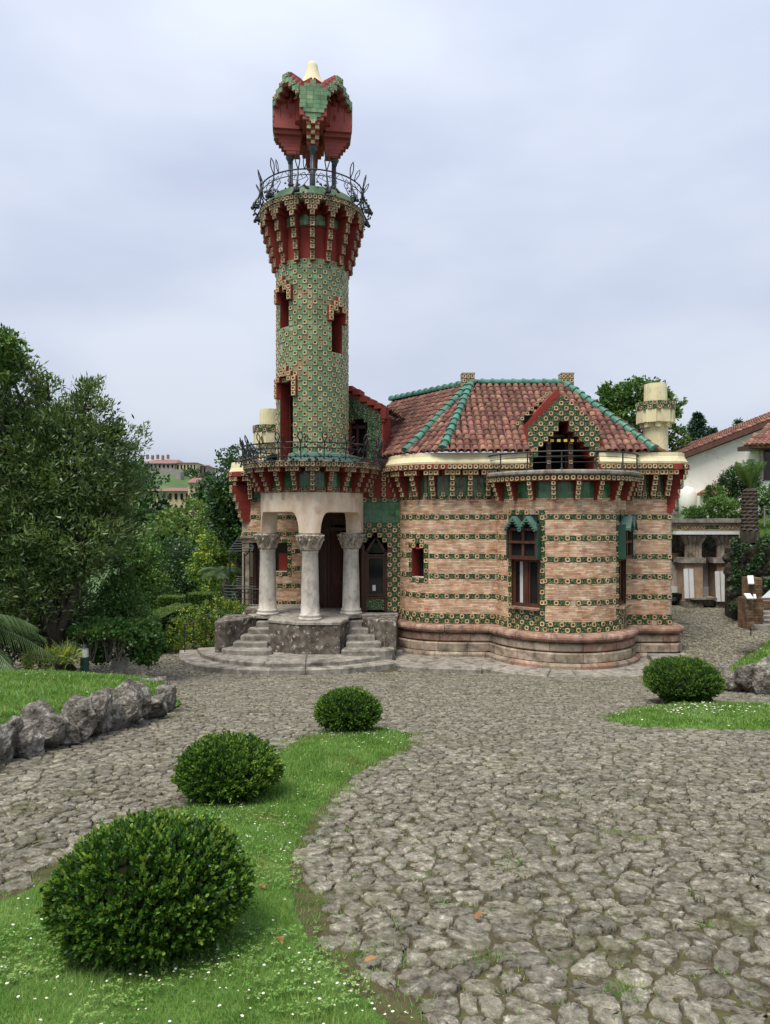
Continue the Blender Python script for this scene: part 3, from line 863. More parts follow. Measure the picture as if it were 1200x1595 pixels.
def core(path, holes=(), z0=-.3, z1=6.0, off=0.0, mi=0):
    """wall face behind bricks and tiles, left open where windows are"""
    cuts_s = sorted(set([0, path.L] + [h for q in holes for h in q[:2]] + list(path.c)))
    cuts_z = sorted(set([z0, z1] + [h for q in holes for h in q[2:]]))
    for a, b in zip(cuts_s[:-1], cuts_s[1:]):
        if b - a < 1e-5: continue
        for c, d in zip(cuts_z[:-1], cuts_z[1:]):
            if inside(holes, (a + b) / 2, (c + d) / 2): continue
            V = [(*path.off(a + 1e-4, off), c), (*path.off(b - 1e-4, off), c), (*path.off(b - 1e-4, off), d), (*path.off(a + 1e-4, off), d)]
            mor.add(V, [(0, 1, 2, 3)], mi)

# openings: main wall slit window, bay windows
s1 = MW.s_px(651)
slit = (s1 - .225, s1 + .225, 2.30, 3.20)
slit_top = (s1 - .075, s1 + .075, 3.20, 3.35)
frame_holes = [(s1 - .375, s1 + .375, 2.15, 3.35), (s1 - .225, s1 + .225, 3.35, 3.5)]
striped(MW, .9, MW.L, frame_holes)
core(MW, [slit, slit_top])
tiles(til, MW, s1 - .375, s1 + .375, 2.15, 3.35, alt, holes=[slit, slit_top])
tiles(til, MW, s1 - .225, s1 + .225, 3.35, 3.5, alt)

BA = lambda deg: 1.92 * rad(deg + 180)
def chord(path, sa, sb): return path.off(sa, 0), path.off(sb, 0)
wins = []
for mid in (-133, -31):
    a, b = BA(mid) - .46, BA(mid) + .46
    wins.append((a, b, 1.60, 4.05))
bay_holes = [(a - .15, b + .15, ZP, 4.35) for a, b, _, _ in wins]
striped(BW, 0, BW.L, bay_holes)
core(BW, wins, -.3, 5.35)
for a, b, c, d in wins:
    tiles(til, BW, a - .15, b + .15, ZP, 4.35, lambda i, j: alt(i, j), holes=[(a, b, 1.6, 4.2)])
    tiles(til, BW, a, b, 4.05, 4.2, lambda i, j: 'g')
striped(RW, 0, 3.0)
core(RW)
zw = [(LW.s_px(437) - .24, LW.s_px(437) + .24, 2.25, 3.25)]
ldoor = (2.0, 2.62, .95, 3.6)
ls = LW.c[2]
lh = [(zw[0][0] - .15, zw[0][1] + .15, 2.1, 3.4), (.0, ls + .62, .9, 3.45)]
striped(LW, 1.2, ls + 2.5, lh)
tiles(til, LW, zw[0][0] - .15, zw[0][1] + .15, 2.1, 3.4, alt, holes=[zw[0]])
core(LW, [zw[0], (LW.c[1] + .25, ls + .5, 1.0, 3.3)], -2.5)
core(PW, [(.62, 1.5, 1.1, 3.9)], mi=1)  # dark wood colour on this wall imitates the deep portico shade
# entrance wall: stepped arch over a glazed door, green field above
e0 = EW.c[2]
dx0 = EW.s_px(567); dx1 = EW.s_px(604.5)
ec = (dx0 + dx1) / 2
door = (dx0, dx1, 1.13, 3.25)
steps_ = [(ec - .39, ec + .39, 3.25, 3.40), (ec - .24, ec + .24, 3.40, 3.56), (ec - .08, ec + .08, 3.56, 3.72)]
tiles(til, EW, e0, EW.L, 1.15, 3.97, alt, T=.16, holes=[door] + steps_)
tiles(til, EW, e0, EW.L, 3.97, 4.62, lambda i, j: 'g', T=.2)
tiles(til, EW, e0, EW.L, 4.62, 4.78, alt, T=.16)
core(EW, [door] + steps_, mi=1)  # same dark colour, painted shade on the entrance side wall
_rp = MB(); V, F = solid(EW, EW.c[2], EW.L, [(.0, 4.79), (.03, 4.79), (.03, 5.6), (.0, 5.6)], .3); _rp.add(V, F); _rp.obj('red_panel', M['red'], villa)
for k in range(3):                                   # tile strips between red grooves under the eaves
    s = e0 + .22 + k * .40
    tiles(til, EW, s, s + .16, 4.78, 5.6, lambda i, j: 'f', T=.16, off=.06)
mor.obj('wall', [M['mortar'], M['wood']], villa)  # second slot is the dark colour painted in for portico shade
brk.obj('brick', M['brick'], villa, kind='stuff')
til.obj('wall_tile', TILEM, villa, kind='stuff')

# green frieze between the brackets
fr = MB(); fz = MB()
for pth, a, b, zt in ((MW, .9, MW.L, 5.55), (BW, 0, BW.L, 5.25), (RW, 0, 2.2, 5.55), (LW, 1.2, ls + 2.5, 5.55)):
    if pth is not BW:
        tiles(fz, pth, a, b, ZT, ZT + .13, alt, T=.13)
    tiles(fz, pth, a, b, ZT + (.13 if pth is not BW else 0), zt, lambda i, j: 'g', T=.2)
fz.obj('frieze_tile', TILEM, villa, kind='stuff')

# plinth stones, laid course by course
PR = [[(.0, -.35), (.40, -.35), (.41, .10), (.37, .16), (0, .16)],
      [(.0, .18), (.29, .18), (.30, .40), (.27, .43), (0, .43)],
      [(.0, .455), (.22, .455), (.25, .49), (.25, .65), (.17, .70), (0, .70)],
      [(.0, .725), (.20, .725)] + [(.23 + .15 * math.cos(a) * .9, .83 + .115 * math.sin(a)) for a in [-1.2, -.7, -.2, .3, .8, 1.3]] + [(.1, .944), (0, .944)]]
for pth, a, b, up in ((MW, 1.0, MW.L, 0), (BW, 0.0, BW.L, 0), (RW, 0, 3.2, 0), (LW, .8, ls + 2.5, 0)):
    for ci, pr in enumerate(PR):
        s = a; first = True
        while s < b - .05:
            l = RN.uniform(.55, .95); e = min(s + l, b)
            if b - e < .25: e = b
            V, F = solid(pth, s + (.005 if not first else 0), e - .005, pr, .1)
            m = MB(); m.add(V, F)
            m.obj('plinth_stone', M['torus'] if ci == 3 or RN.random() < .22 else M['plinth'], villa)
            s = e; first = False

# brackets, cornice, cream parapet
T = .155
cm = console(4, T, .10, .42, 1, 3)
def consoles(path, a, b, sp, z, meshes, strips=False):
    n = round((b - a) / sp)
    if strips:                                            # slim strips on the frieze between the brackets
        sm_, sf_ = MB(), MB(); sm_.box((.02, 0, .36), (.05, .085, .72)); flower(sf_, (.05, 0, .06), (0, 1, 0), UPZ, (1, 0, 0), .12, (0, 0, 1), .025); sm_.box((.04, 0, .74), (.08, .16, .07))
        sme, sfe = sm_.mesh('frieze_strip', M['torus']), sf_.mesh('flower_tile', [M['cream'], M['brown']])
        for i in range(n):
            p, n_ = path.at(a + (b - a) * (i + .5) / n, .06); o_ = link('frieze_strip', sme, villa, None, (p[0], p[1], z), math.atan2(n_[1], n_[0])); link('flower_tile', sfe, o_, 'stuff')
    for i in range(n + 1):
        s = a + (b - a) * i / n
        p, n_ = path.at(s, .06)
        put_console(meshes, villa, p, n_, z)
consoles(MW, 1.0, MW.L + .0, .52, 4.765, cm, True)
consoles(RW, .2, 1.45, .42, 4.765, cm, True)
consoles(LW, .6, ls - .1, .6, 4.765, cm); consoles(LW, ls + .2, ls + 2.3, .6, 4.765, cm)
T = .14
cb = console(4, .13, .14, .36, 0)
consoles(BW, .12, BW.L - .12, .60, 4.62, cb)
# the big corner bracket on the right
a, f = MB(), MB()
prs = [.10, .16, .16, .24, .24, .32, .32, .40, .44]
for i, pr in enumerate(prs):
    z = (i + .5) * T; a.box(((pr - .3) / 2, 0, z), (pr + .3, .2 + i * .0007, T - .003))
    wd = 3 if i > 5 else (2 if i in (4, 5) else 1)
    for k in range(wd):
        yy = (k - (wd - 1) / 2) * T
        flower(f, (pr + .012, yy, z), (0, 1, 0), UPZ, (1, 0, 0), T * .95, (0, 1, 2), .03)
put_console((a.mesh('console', M['red']), f.mesh('flower_tile', [M['cream'], M['cream'], M['brown']])), villa, (8.5, 21.2), (.87, -.5), 4.28)

GW = Path([(-.05, 25.2), (.45, 23.6), (.45, 22.85)] + arc(1.95, 22.85, 1.5, 180, 270, 16)[1:] + [(2.6, 21.31), (6.9, 21.2), (8.45, 21.16), (8.56, 21.27), (8.56, 26)])
cor, ct = MB(), MB()
_sx = lambda X: float(np.interp(X, GW.p[4:-2, 0], GW.c[4:-2]))
for _a, _b, _c in ((0, _sx(4.24), .2), (_sx(6.30), GW.L, 0)):
    V, F = solid(GW, _a, _b, [(-.1, 5.545), (.50, 5.545), (.50, 5.70), (.46, 5.72), (-.1, 5.72)], .15); cor.add(V, F)
    tile_row(ct, GW, _a + _c, min(_b, GW.L - 3), 5.628, .15, .505)
V, F = solid(LW, 0, LW.L, [(-.1, 5.545), (.50, 5.545), (.50, 5.70), (.46, 5.72), (-.1, 5.72)], .15); cor.add(V, F)
tile_row(ct, LW, .2, ls + 2.5, 5.628, .15, .505)
cor.obj('cornice', M['red'], villa)
ct.obj('cornice_tile', TILEM, villa, kind='stuff')
pa = MB()
_sx = lambda X: float(np.interp(X, GW.p[4:-2, 0], GW.c[4:-2]))
for _a, _b in ((.4, _sx(4.24)), (_sx(6.30), GW.L)):
    V, F = solid(GW, _a, _b, [(-.25, 5.722), (.47, 5.722), (.475, 5.78), (.42, 5.86), (.38, 5.94), (.37, 6.05), (-.25, 6.05)], .12); pa.add(V, F)
V, F = solid(LW, 0, LW.L, [(-.25, 5.722), (.45, 5.722), (.40, 5.84), (.36, 6.05), (-.25, 6.05)], .12); pa.add(V, F)
pa.obj('parapet', M['creamwall'], villa)

# ------------------------------------------------------------------ roof
A_, B_ = Vector((2.95, 24.2, 8.66)), Vector((6.10, 24.2, 8.66))
A2, B2 = Vector((.25, 27.6, 8.66)), Vector((6.4, 29.5, 8.66))
E0, E1, E2 = Vector((.64, 21.58, 6.08)), Vector((1.70, 20.86, 6.08)), Vector((7.85, 20.80, 6.08))
E00, E3 = Vector((-1.32, 24.6, 6.08)), Vector((9.0, 24.0, 6.08))
EL = Vector((-.08, 22.92, 6.08))
roof = MB()
def facet(*p): roof.add([tuple(q) for q in p], [tuple(range(len(p)))])
_pl = lambda x, z: Vector((x, 20.83 + 1.306 * (z - 6.08), z))
facet(E1, Vector((4.32, E1.y - .02, 6.08)), _pl(4.32, 6.55), _pl(5.27, 7.25), _pl(6.22, 6.55), Vector((6.22, 20.82, 6.08)), E2, B_, A_); facet(E0, E1, A_); facet(EL, E0, A_); facet(E00, EL, A_, A2); facet(E2, Vector((8.9, 22.2, 6.08)), Vector((9, 29, 6.08)), B2, B_)
facet(A_, B_, B2, A2); facet(Vector((-5.2, 24.4, 6.1)), Vector((-1.4, 24.5, 6.1)), Vector((-1, 27, 6.4)), Vector((-5.2, 27, 6.4)))
roof_o = roof.obj('roof', M['roofbase'], villa)

tm = MB(); ns = 6
for k, (l, r, h) in enumerate(((0, .098, .03), (.40, .078, .012))):
    for i in range(ns + 1):
        a = math.pi * i / ns
        tm.v.append((l, r * math.cos(a), h + r * .85 * math.sin(a)))
for k, (l, r, h) in enumerate(((0, .080, .03), (0, .080, .03))):
    for i in range(ns + 1):
        a = math.pi * i / ns
        tm.v.append((l + k * .06, r * math.cos(a), h + r * .8 * math.sin(a)))
n1 = ns + 1
tm.f = [(i, i + 1, n1 + i + 1, n1 + i) for i in range(ns)] + [(i + 1, i, 2 * n1 + i, 2 * n1 + i + 1) for i in range(ns)] + [(2 * n1 + i + 1, 2 * n1 + i, 3 * n1 + i, 3 * n1 + i + 1) for i in range(ns)]
tm.m = [0] * len(tm.f)
tile_me = tm.mesh('roof_tile', M['rooftile'], True)
pan = MB()
for l, r in ((0, .085), (.42, .085)):
    for i in range(5):
        a = math.pi * i / 4; pan.v.append((l, r * math.cos(a) * 1.0, .05 - r * .5 * math.sin(a)))
pan.f = [(i, i + 1, 5 + i + 1, 5 + i) for i in range(4)]; pan.m = [0] * 4

def lay_roof(poly, eave_a, eave_b, cw=.215, ch=.285, skip=None):
    n = (poly[1] - poly[0]).cross(poly[2] - poly[0]).normalized()
    if n.z < 0: n = -n
    e = (eave_b - eave_a).normalized(); up = n.cross(e).normalized()
    if up.z < 0: up = -up
    loc = [((p - eave_a).dot(e), (p - eave_a).dot(up)) for p in poly]
    x0, x1 = min(p[0] for p in loc), max(p[0] for p in loc); h = max(p[1] for p in loc)
    out = []
    nc = int((x1 - x0) / cw)
    for i in range(nc + 1):
        xx = x0 + (i + .5) * cw
        for j in range(int(h / ch) + 1):
            yy = j * ch - .06
            q = (xx, max(.02, yy + .16))
            if not bool(pip(loc, np.array([q[0]]), np.array([q[1]]))[0]): continue
            p = eave_a + e * (xx + RN.uniform(-.012, .012)) + up * (yy + RN.uniform(-.02, .02)) + n * (.015 + RN.uniform(0, .012))
            if skip and skip(p): continue
            e2 = (e + up * RN.uniform(-.05, .05)).normalized(); u2 = n.cross(e2).normalized()
            mw = Matrix((( up.x, e2.x, n.x, p.x), (up.y, e2.y, n.y, p.y), (up.z, e2.z, n.z, p.z), (0, 0, 0, 1)))
            # handedness: local x up the slope, y across, z out
            if mw.to_3x3().determinant() < 0: mw = Matrix(((up.x, -e2.x, n.x, p.x), (up.y, -e2.y, n.y, p.y), (up.z, -e2.z, n.z, p.z), (0, 0, 0, 1)))
            out.append(mw)
            if j == 0 or True:
                pm_ = mw.copy(); pm_.translation = p + e * cw * .5 - n * .03
                out_p.append(pm_)
    return out
out_p = []
dormer_gap = lambda p: (4.2 < p.x < 6.35 and p.y < 22.9 and p.z < 7.75 - abs(p.x - 5.27) * 1.15 + .35)
allt = lay_roof([E1, E2, B_, A_], E1, E2, skip=dormer_gap)
allt += lay_roof([E0, E1, A_], E0, E1)
allt += lay_roof([EL, E0, A_], EL, E0)
allt += lay_roof([E00, EL, A_, A2], E00, EL, skip=lambda p: p.x < -.30 and p.y > 23.2 and p.z < 7.4)
allt += lay_roof([E2, Vector((8.9, 22.2, 6.08)), B_], E2, Vector((8.9, 22.2, 6.08)))
def seen(mw):
    t = mw.translation
    return t.length
rest = MB()
allt.sort(key=lambda m_: (m_.translation - Vector((0, 0, CAMZ))).length)
for i, mw in enumerate(allt):
    if i < 300:
        o = link('roof_tile', tile_me, roof_o); o.matrix_world = mw
    else:
        rest.add([tuple(mw @ Vector(v)) for v in tm.v], tm.f)
for mw in out_p: rest.add([tuple(mw @ Vector(v)) for v in pan.v], pan.f)
rest.obj('roof_tile', M['rooftile'], roof_o, smooth=True, kind='stuff')

def ridge_line(p, q, r=.12, L=.34):
    d = q - p; n = max(1, round(d.length / L)); d.normalize()
    up = Vector((0, 0, 1)); sd = d.cross(up).normalized(); w_ = sd.cross(d).normalized()
    for i in range(n):
        b = MB(); a0 = p + (q - p) * (i / n); ll = (q - p).length / n
        for (l, rr) in ((-.03, r * 1.22), (.05, r * 1.22), (.051, r), (ll + .02, r * .86)):
            for k in range(9):
                a = math.pi * (-.12 + 1.24 * k / 8)
                b.v.append(tuple(a0 + d * l + sd * rr * math.cos(a) + w_ * (rr * math.sin(a) + .02)))
        for k in range(3):
            for j in range(8): b.f.append((k * 9 + j, k * 9 + j + 1, (k + 1) * 9 + j + 1, (k + 1) * 9 + j))
        b.f.append(tuple(range(9))[::-1]); b.m = [0] * len(b.f)
        b.obj('ridge_tile', M['ridge'], roof_o, smooth=False)
up6 = Vector((0, 0, .06))
ridge_line(E1 + up6, A_ + up6); ridge_line(E0 + up6, A_ + up6); ridge_line(E2 + up6, B_ + up6)
ridge_line(A_ + up6, B_ + up6); ridge_line(A2 + up6, A_ + up6)

# small tiled ridge stacks
for c in (A_ + Vector((-.12, .1, 0)), B_ + Vector((.1, .1, 0))):
    b, f = MB(), MB()
    b.box((c.x, c.y, 8.72), (.42, .42, .68)); b.box((c.x, c.y, 9.04), (.46, .46, .04), 0)
    for j in range(4):
        for k in range(3):
            x_, z_ = (k - 1) * .135, 8.5 + j * .145
            flower(f, (c.x + x_, c.y - .212, z_), (1, 0, 0), UPZ, (0, -1, 0), .14, (0, 1, 2), .018)
            flower(f, (c.x - .212, c.y + x_, z_), (0, -1, 0), UPZ, (-1, 0, 0), .14, (0, 1, 2), .018)
    o = b.obj('ridge_stack', M['mortar'], villa)
    f.obj('flower_tile', [M['leaf'], M['cream'], M['brown']], o, kind='stuff')

def chimney(x, y, z0, ztop):
    b, f = MB(), MB(); k = 8
    b.lathe([(.37, z0), (.37, ztop - .95), (.43, ztop - .93), (.52, ztop - .90), (.52, ztop - .55), (.40, ztop - .54)], 24, (x, y))
    for i in range(k):                                  # corbels under the ring
        a = 2 * math.pi * i / k + .2
        b.box((x + .47 * math.cos(a), y + .47 * math.sin(a), ztop - .72), (.16, .30, .40), 0, a)
        b.box((x + .40 * math.cos(a + .39), y + .40 * math.sin(a + .39), ztop - .98), (.12, .16, .16), 0, a + .39)
    b.lathe([(.50, ztop - .54), (.56, ztop - .53), (.56, ztop - .28), (.50, ztop - .27)], 32, (x, y))
    b.lathe([(.35, ztop - .28), (.34, ztop + .18), (.33, ztop + .30), (.22, ztop + .32), (.2, ztop + .1), (0, ztop + .1)], 24, (x, y))
    o = b.obj('chimney', M['creamwall'], villa, smooth=False)
    n = 24
    for r, zz in ((0, ztop - .465), (1, ztop - .34)):
        for i in range(n):
            a = 2 * math.pi * (i + .5) / n; d = (math.cos(a), math.sin(a), 0)
            c = (x + .565 * d[0], y + .565 * d[1], zz); u = (-d[1], d[0], 0)
            if (i + r) % 2: flower(f, c, u, UPZ, d, .125, (0, 1, 2), .02)
            else: plate(f, c, u, UPZ, d, .145, .125, 0)
    f.obj('chimney_tile', [M['leaf'], M['cream'], M['brown']], o, kind='stuff')
chimney(8.42, 22.1, 5.6, 7.98)
chimney(-4.05, 24.9, 5.6, 7.62)

# ------------------------------------------------------------------ dormer above the bay
dm = link('dormer', None, villa)
gx0, gy0 = 5.27, 20.95
fw, ft = MB(), MB()
rise = 1.12
ztop_at = lambda x: 7.86 - abs(x - gx0) * rise
zarch = lambda x: 7.0 - abs(x - gx0) * 1.25
n = 14; Tg = .151
for i in range(n):
    xa = gx0 + (i - n / 2) * Tg; xc = xa + Tg / 2
    zt = 5.62 + math.floor((ztop_at(xc) - 5.62) / Tg + .5) * Tg
    lo = 5.3 if abs(xc - gx0) > .86 else 5.62 + math.floor((max(zarch(xc), 5.95) - 5.62) / Tg + .5) * Tg
    fw.box((xc, gy0 + .45, (zt + lo) / 2), (Tg - .001, .90, zt - lo))
    j0 = round((lo - 5.62) / Tg); j1 = round((zt - 5.62) / Tg)
    for j in range(max(j0, -2), j1):
        c = (xc, gy0 - .004, 5.62 + (j + .5) * Tg)
        if (i + j) % 2 == 0: flower(ft, c, (1, 0, 0), UPZ, (0, -1, 0), Tg, (1, 2, 3), .026)
        else: plate(ft, c, (1, 0, 0), UPZ, (0, -1, 0), Tg, Tg, 1, .01)
    if xc < gx0 and i % 1 == 0:                           # tiles set along the red rake
        flower(ft, (xc - .22, gy0 + .88, zt + .20), (1, 0, 0), UPZ, (0, -1, 0), Tg * .8, (0, 2, 3), .02)
fw.obj('gable', M['red'], dm)
ft.obj('gable_tile', TILEM, dm, kind='stuff')
rk = MB()
for sgn in (-1, 1):                                       # thick red raking coping and cheeks
    p = [(gx0, 8.08), (gx0 + sgn * 1.22, 6.72), (gx0 + sgn * 1.22, 6.40), (gx0 + sgn * 1.04, 6.46), (gx0, 7.72)]
    V = [(q[0], gy0 + .9, q[1]) for q in p] + [(q[0], gy0 + 1.5, q[1]) for q in p]; k = 5
    rk.add(V, [tuple(range(k)), tuple(range(k, 2 * k))[::-1]] + [(i, (i + 1) % k, k + (i + 1) % k, k + i) for i in range(k)])
    rk.box((gx0 + sgn * 1.03, gy0 + .80, 5.93), (.05, 1.4, 1.1))
    rk.box((gx0 + sgn * 1.10, gy0 + .34, 6.36), (.20, .42, .12)); rk.box((gx0 + sgn * 1.06, gy0 + .34, 6.25), (.12, .4, .10))
rk.obj('gable_coping', M['red'], dm)
dr = MB()
for sgn in (-1, 1):
    dr.add([(gx0, gy0 + 1.4, 7.95), (gx0 + sgn * 1.25, gy0 + 1.4, 6.6), (gx0 + sgn * 1.25, gy0 + 1.9, 6.6), (gx0, gy0 + 3.0, 7.95)], [(0, 1, 2, 3)])
dr.obj('dormer_roof', M['rooftile'], dm)
dk = MB(); dk.box((gx0, gy0 + 1.0, 6.2), (1.95, .05, 2.2)); dk.box((gx0, gy0 + .95, 5.46), (1.9, 1.0, .02)); dk.obj('dark_back', M['dark'], dm)  # near-black sheets painting the unlit room behind the dormer
jm = MB()
for sgn in (-1, 1): jm.box((gx0 + sgn * .93, gy0 + .72, 5.9), (.08, .5, 1.25))
jm.obj('jamb', M['red'], dm)
for xx in (gx0 - .36, gx0 + .30):
    b, f = MB(), MB(); b.box((xx, gy0 + .42, 6.1), (.15, .15, 1.5)); o = b.obj('post', M['wood'], dm)
    for j in range(8): flower(f, (xx, gy0 + .342, 5.5 + j * .3), (1, 0, 0), UPZ, (0, -1, 0), .13, (0, 1, 2), .02) if j < 4 else None
    f.obj('post_tile', [M['leaf'], M['cream'], M['brown']], dm, kind='stuff')
b = MB()
for xx in (gx0 - .30, gx0 + .24): b.box((xx, gy0 + .7, 6.0), (.05, .05, 1.4))
b.box((gx0, gy0 + .7, 6.62), (1.3, .05, .08)); b.box((gx0, gy0 + .7, 6.0), (1.5, .04, .06)); b.obj('door_frame', M['wood'], dm)
for i in range(12):
    b = MB(); b.box((gx0 - .52 + i * .1, gy0 + .12, 6.42), (.1, .05, .075), 0); b.obj('striped_bar', M['yellow'] if i % 2 == 0 else M['dark'], dm)

# balcony on the bay
BR = Path(arc(5.26, 21.5, 2.28, 184, 356, 48))
b = MB()
V, F = solid(BW, 0, BW.L, [(-.9, 5.14), (.36, 5.14), (.36, 5.30), (-.9, 5.30)], .12); b.add(V, F)
b.obj('balcony_slab', M['red'], villa)
b = MB(); V, F = solid(BW, 0, BW.L, [(-.6, 5.302), (.40, 5.302), (.44, 5.34), (.44, 5.40), (.40, 5.44), (-1.9, 5.44)], .12); b.add(V, F)
b.obj('balcony_edge', M['stepstone'], villa)
b = MB(); tile_row(b, BW, .05, BW.L - .05, 5.22, .145, .365); b.obj('balcony_tile', TILEM, villa, kind='stuff')
rl = link('balcony_railing', None, villa)
def ring(path, z, r, a=0, b_=None, n=40, o=0):
    b_ = path.L if b_ is None else b_
    return [(*path.off(a + (b_ - a) * i / n, o), z) for i in range(n + 1)]
b = MB()
b.tube(ring(BR, 5.94, 0), .022, 6); b.tube(ring(BR, 5.80, 0), .009, 5); b.tube(ring(BR, 5.64, 0), .009, 5)
for sg, s in ((-1, 0), (1, BR.L)):                       # curled ends of the handrail
    (x, y), n_ = BR.at(s)
    tx, ty = -n_[1] * sg, n_[0] * sg
    b.tube([(x, y, 5.94), (x + tx * .12, y + ty * .12, 5.97), (x + tx * .22, y + ty * .22, 5.93), (x + tx * .2, y + ty * .2, 5.87), (x + tx * .14, y + ty * .14, 5.89)], .02, 6)
b.obj('rail', M['iron'], rl)
for i in range(8):
    s = BR.L * (i + .15) / 7.3; (x, y), n_ = BR.at(s); q = MB()
    q.tube([(x, y, 5.44), (x, y, 5.94)], .02, 6)
    q.tube([(x + n_[0] * .08, y + n_[1] * .08, 5.44), (x, y, 5.62)], .014, 5); q.lathe([(.05, 5.44), (.03, 5.5), (0, 5.5)], 8, (x, y))
    q.obj('railing_post', M['iron'], rl)

# ------------------------------------------------------------------ windows and doors
def local(path, sa, sb, off=0.0):
    """frame on the chord between two points of a wall: origin, along, outward"""
    p, q = Vector((*path.off(sa, 0), 0)), Vector((*path.off(sb, 0), 0))
    u = (q - p); W = u.length; u.normalize(); n = Vector((u.y, -u.x, 0))
    return (p + q) / 2 + n * off, u, n, W

def lbox(mb, fr_, x, z, o, dx, dz, do, mi=0):
    """box in wall frame: x along, z height (centres), o outward centre"""
    c, u, n, W = fr_
    rz = math.atan2(u.y, u.x)
    p = c + u * x + n * o
    mb.box((p.x, p.y, z), (dx, do, dz), mi, rz)

for a, b_, z0, z1 in wins:
    fr_ = local(BW, a, b_); W = fr_[3]
    win = MB()
    for x in (-W / 2 + .05, 0, W / 2 - .05): lbox(win, fr_, x, (z0 + 2.95) / 2, -.10, .10, 2.95 - z0, .12)
    for z in (z0 + .05, 2.93): lbox(win, fr_, 0, z, -.10, W - .01, .10, .13)
    for x in (-W / 4, W / 4):
        for k in (-1, 1): lbox(win, fr_, x + k * (W / 4 - .075), (z0 + 2.9) / 2, -.11, .05, 2.9 - z0, .08)
    # projecting upper casing
    for x in (-W / 2 + .04, 0, W / 2 - .04): lbox(win, fr_, x, 3.42, .10, .085, .86, .10)
    for z in (3.0, 3.44, 3.80): lbox(win, fr_, 0, z, .12, W, .07 if z > 3.1 else .10, .14)
    for x in (-W / 2 + .03, W / 2 - .03): lbox(win, fr_, x, 3.45, -.0, .06, .95, .34)
    o = win.obj('window', M['wood'], villa)
    si = MB(); lbox(si, fr_, 0, z0 - .03, .02, W + .04, .06, .30); si.obj('sill', M['torus'], o)
    for x in (-W / 4, W / 4):
        g = MB(); lbox(g, fr_, x, (z0 + 2.9) / 2, -.135, W / 2 - .1, 2.9 - z0, .012); g.obj('pane', M['glass'], o)
        g = MB(); lbox(g, fr_, x, 3.62, .07, W / 2 - .06, 1.2, .012); g.obj('pane', M['glass'], o)
    cu = MB()
    lbox(cu, fr_, -W / 4 + .02, 2.25, -.118, .10, 1.25, .012); cu.obj('curtain', M['curtain'], o)
    bk = MB(); lbox(bk, fr_, 0, 2.9, -.30, W + .3, 3.0, .03); bk.obj('backing', M['dark'], o)
    rv = MB()
    for k in (-1, 1): lbox(rv, fr_, k * (W / 2 + .005), 2.85, -.15, .03, 2.5, .32)
    rv.obj('reveal', M['wood'], o)
    for k in (-1, 1):
        sd = MB(); lbox(sd, fr_, k * (W / 2 + .035), 3.45, .06, .05, .98, .30); sd.obj('side_board', M['canopyblue'], o)
    c, u, n_, _ = fr_
    for x in (-W / 4, W / 4):                             # two little gabled hoods
        for k in (-1, 1):
            h = MB(); hw = W / 4 + .05
            p = [(x, 4.18), (x + k * hw, 3.84), (x + k * hw, 3.77), (x, 4.10)]
            V = [tuple(c + u * q[0] + n_ * oo + Vector((0, 0, q[1]))) for oo in (-.12, .34) for q in p]
            h.add(V, [(0, 1, 2, 3), (7, 6, 5, 4), (0, 4, 5, 1), (1, 5, 6, 2), (2, 6, 7, 3), (3, 7, 4, 0)])
            for q_ in range(5):                           # toothed edge
                t = (q_ + .5) / 5; pp = c + u * (x + k * hw * t) + n_ * .335
                h.box((pp.x, pp.y, 4.08 - .33 * t - .02), (.05, .025, .035), 0, math.atan2(u.y, u.x))
            h.obj('hood', M['canopygreen'], o)
        g = MB(); P = [c + u * (x - W / 4 + .02) + n_ * .12 + Vector((0, 0, 3.83)), c + u * (x + W / 4 - .02) + n_ * .12 + Vector((0, 0, 3.83)), c + u * x + n_ * .12 + Vector((0, 0, 4.12))]
        g.add([tuple(q) for q in P] + [tuple(q - n_ * .02) for q in P], [(0, 1, 2), (5, 4, 3), (0, 3, 4, 1), (1, 4, 5, 2), (2, 5, 3, 0)]); g.obj('pane', M['glass'], o)

def reveal(path, hole, depth, name, mat, back=True, parent=villa):
    fr_ = local(path, hole[0], hole[1]); W = fr_[3]; b = MB(); zc, dz = (hole[2] + hole[3]) / 2, hole[3] - hole[2]
    for k in (-1, 1): lbox(b, fr_, k * (W / 2 + .01), zc, -depth / 2 + .01, .03, dz, depth)
    lbox(b, fr_, 0, hole[3] + .01, -depth / 2, W, .03, depth); lbox(b, fr_, 0, hole[2] - .01, -depth / 2, W, .03, depth)
    o = b.obj(name, mat, parent)
    if back:
        g = MB(); lbox(g, fr_, 0, zc, -depth, W + .1, dz + .1, .02); g.obj('pane', M['glass'], o)
    return o, fr_
o, fr_ = reveal(MW, (slit[0], slit[1], slit[2], slit[3]), .42, 'window', M['red'])
q = MB(); lbox(q, fr_, 0, slit[2] + .01, -.1, .44, .03, .22); q.obj('sill', M['columnstone'], o)
q = MB(); lbox(q, fr_, .05, 2.75, -.36, .05, .9, .05); lbox(q, fr_, .18, 2.75, -.36, .05, .9, .05); q.obj('frame', M['wood'], o)
reveal(MW, slit_top, .42, 'window_head', M['red'])
o, fr_ = reveal(LW, zw[0], .22, 'window', M['red'])
q = MB(); lbox(q, fr_, .06, zw[0][2] + .34, -.19, .30, .62, .03); q.obj('back_panel', M['red'], o)  # red panel added over the lower pane, standing in for the red reveal
q = MB(); lbox(q, fr_, 0, zw[0][2] + .01, -.1, .46, .03, .22); q.obj('sill', M['columnstone'], o)

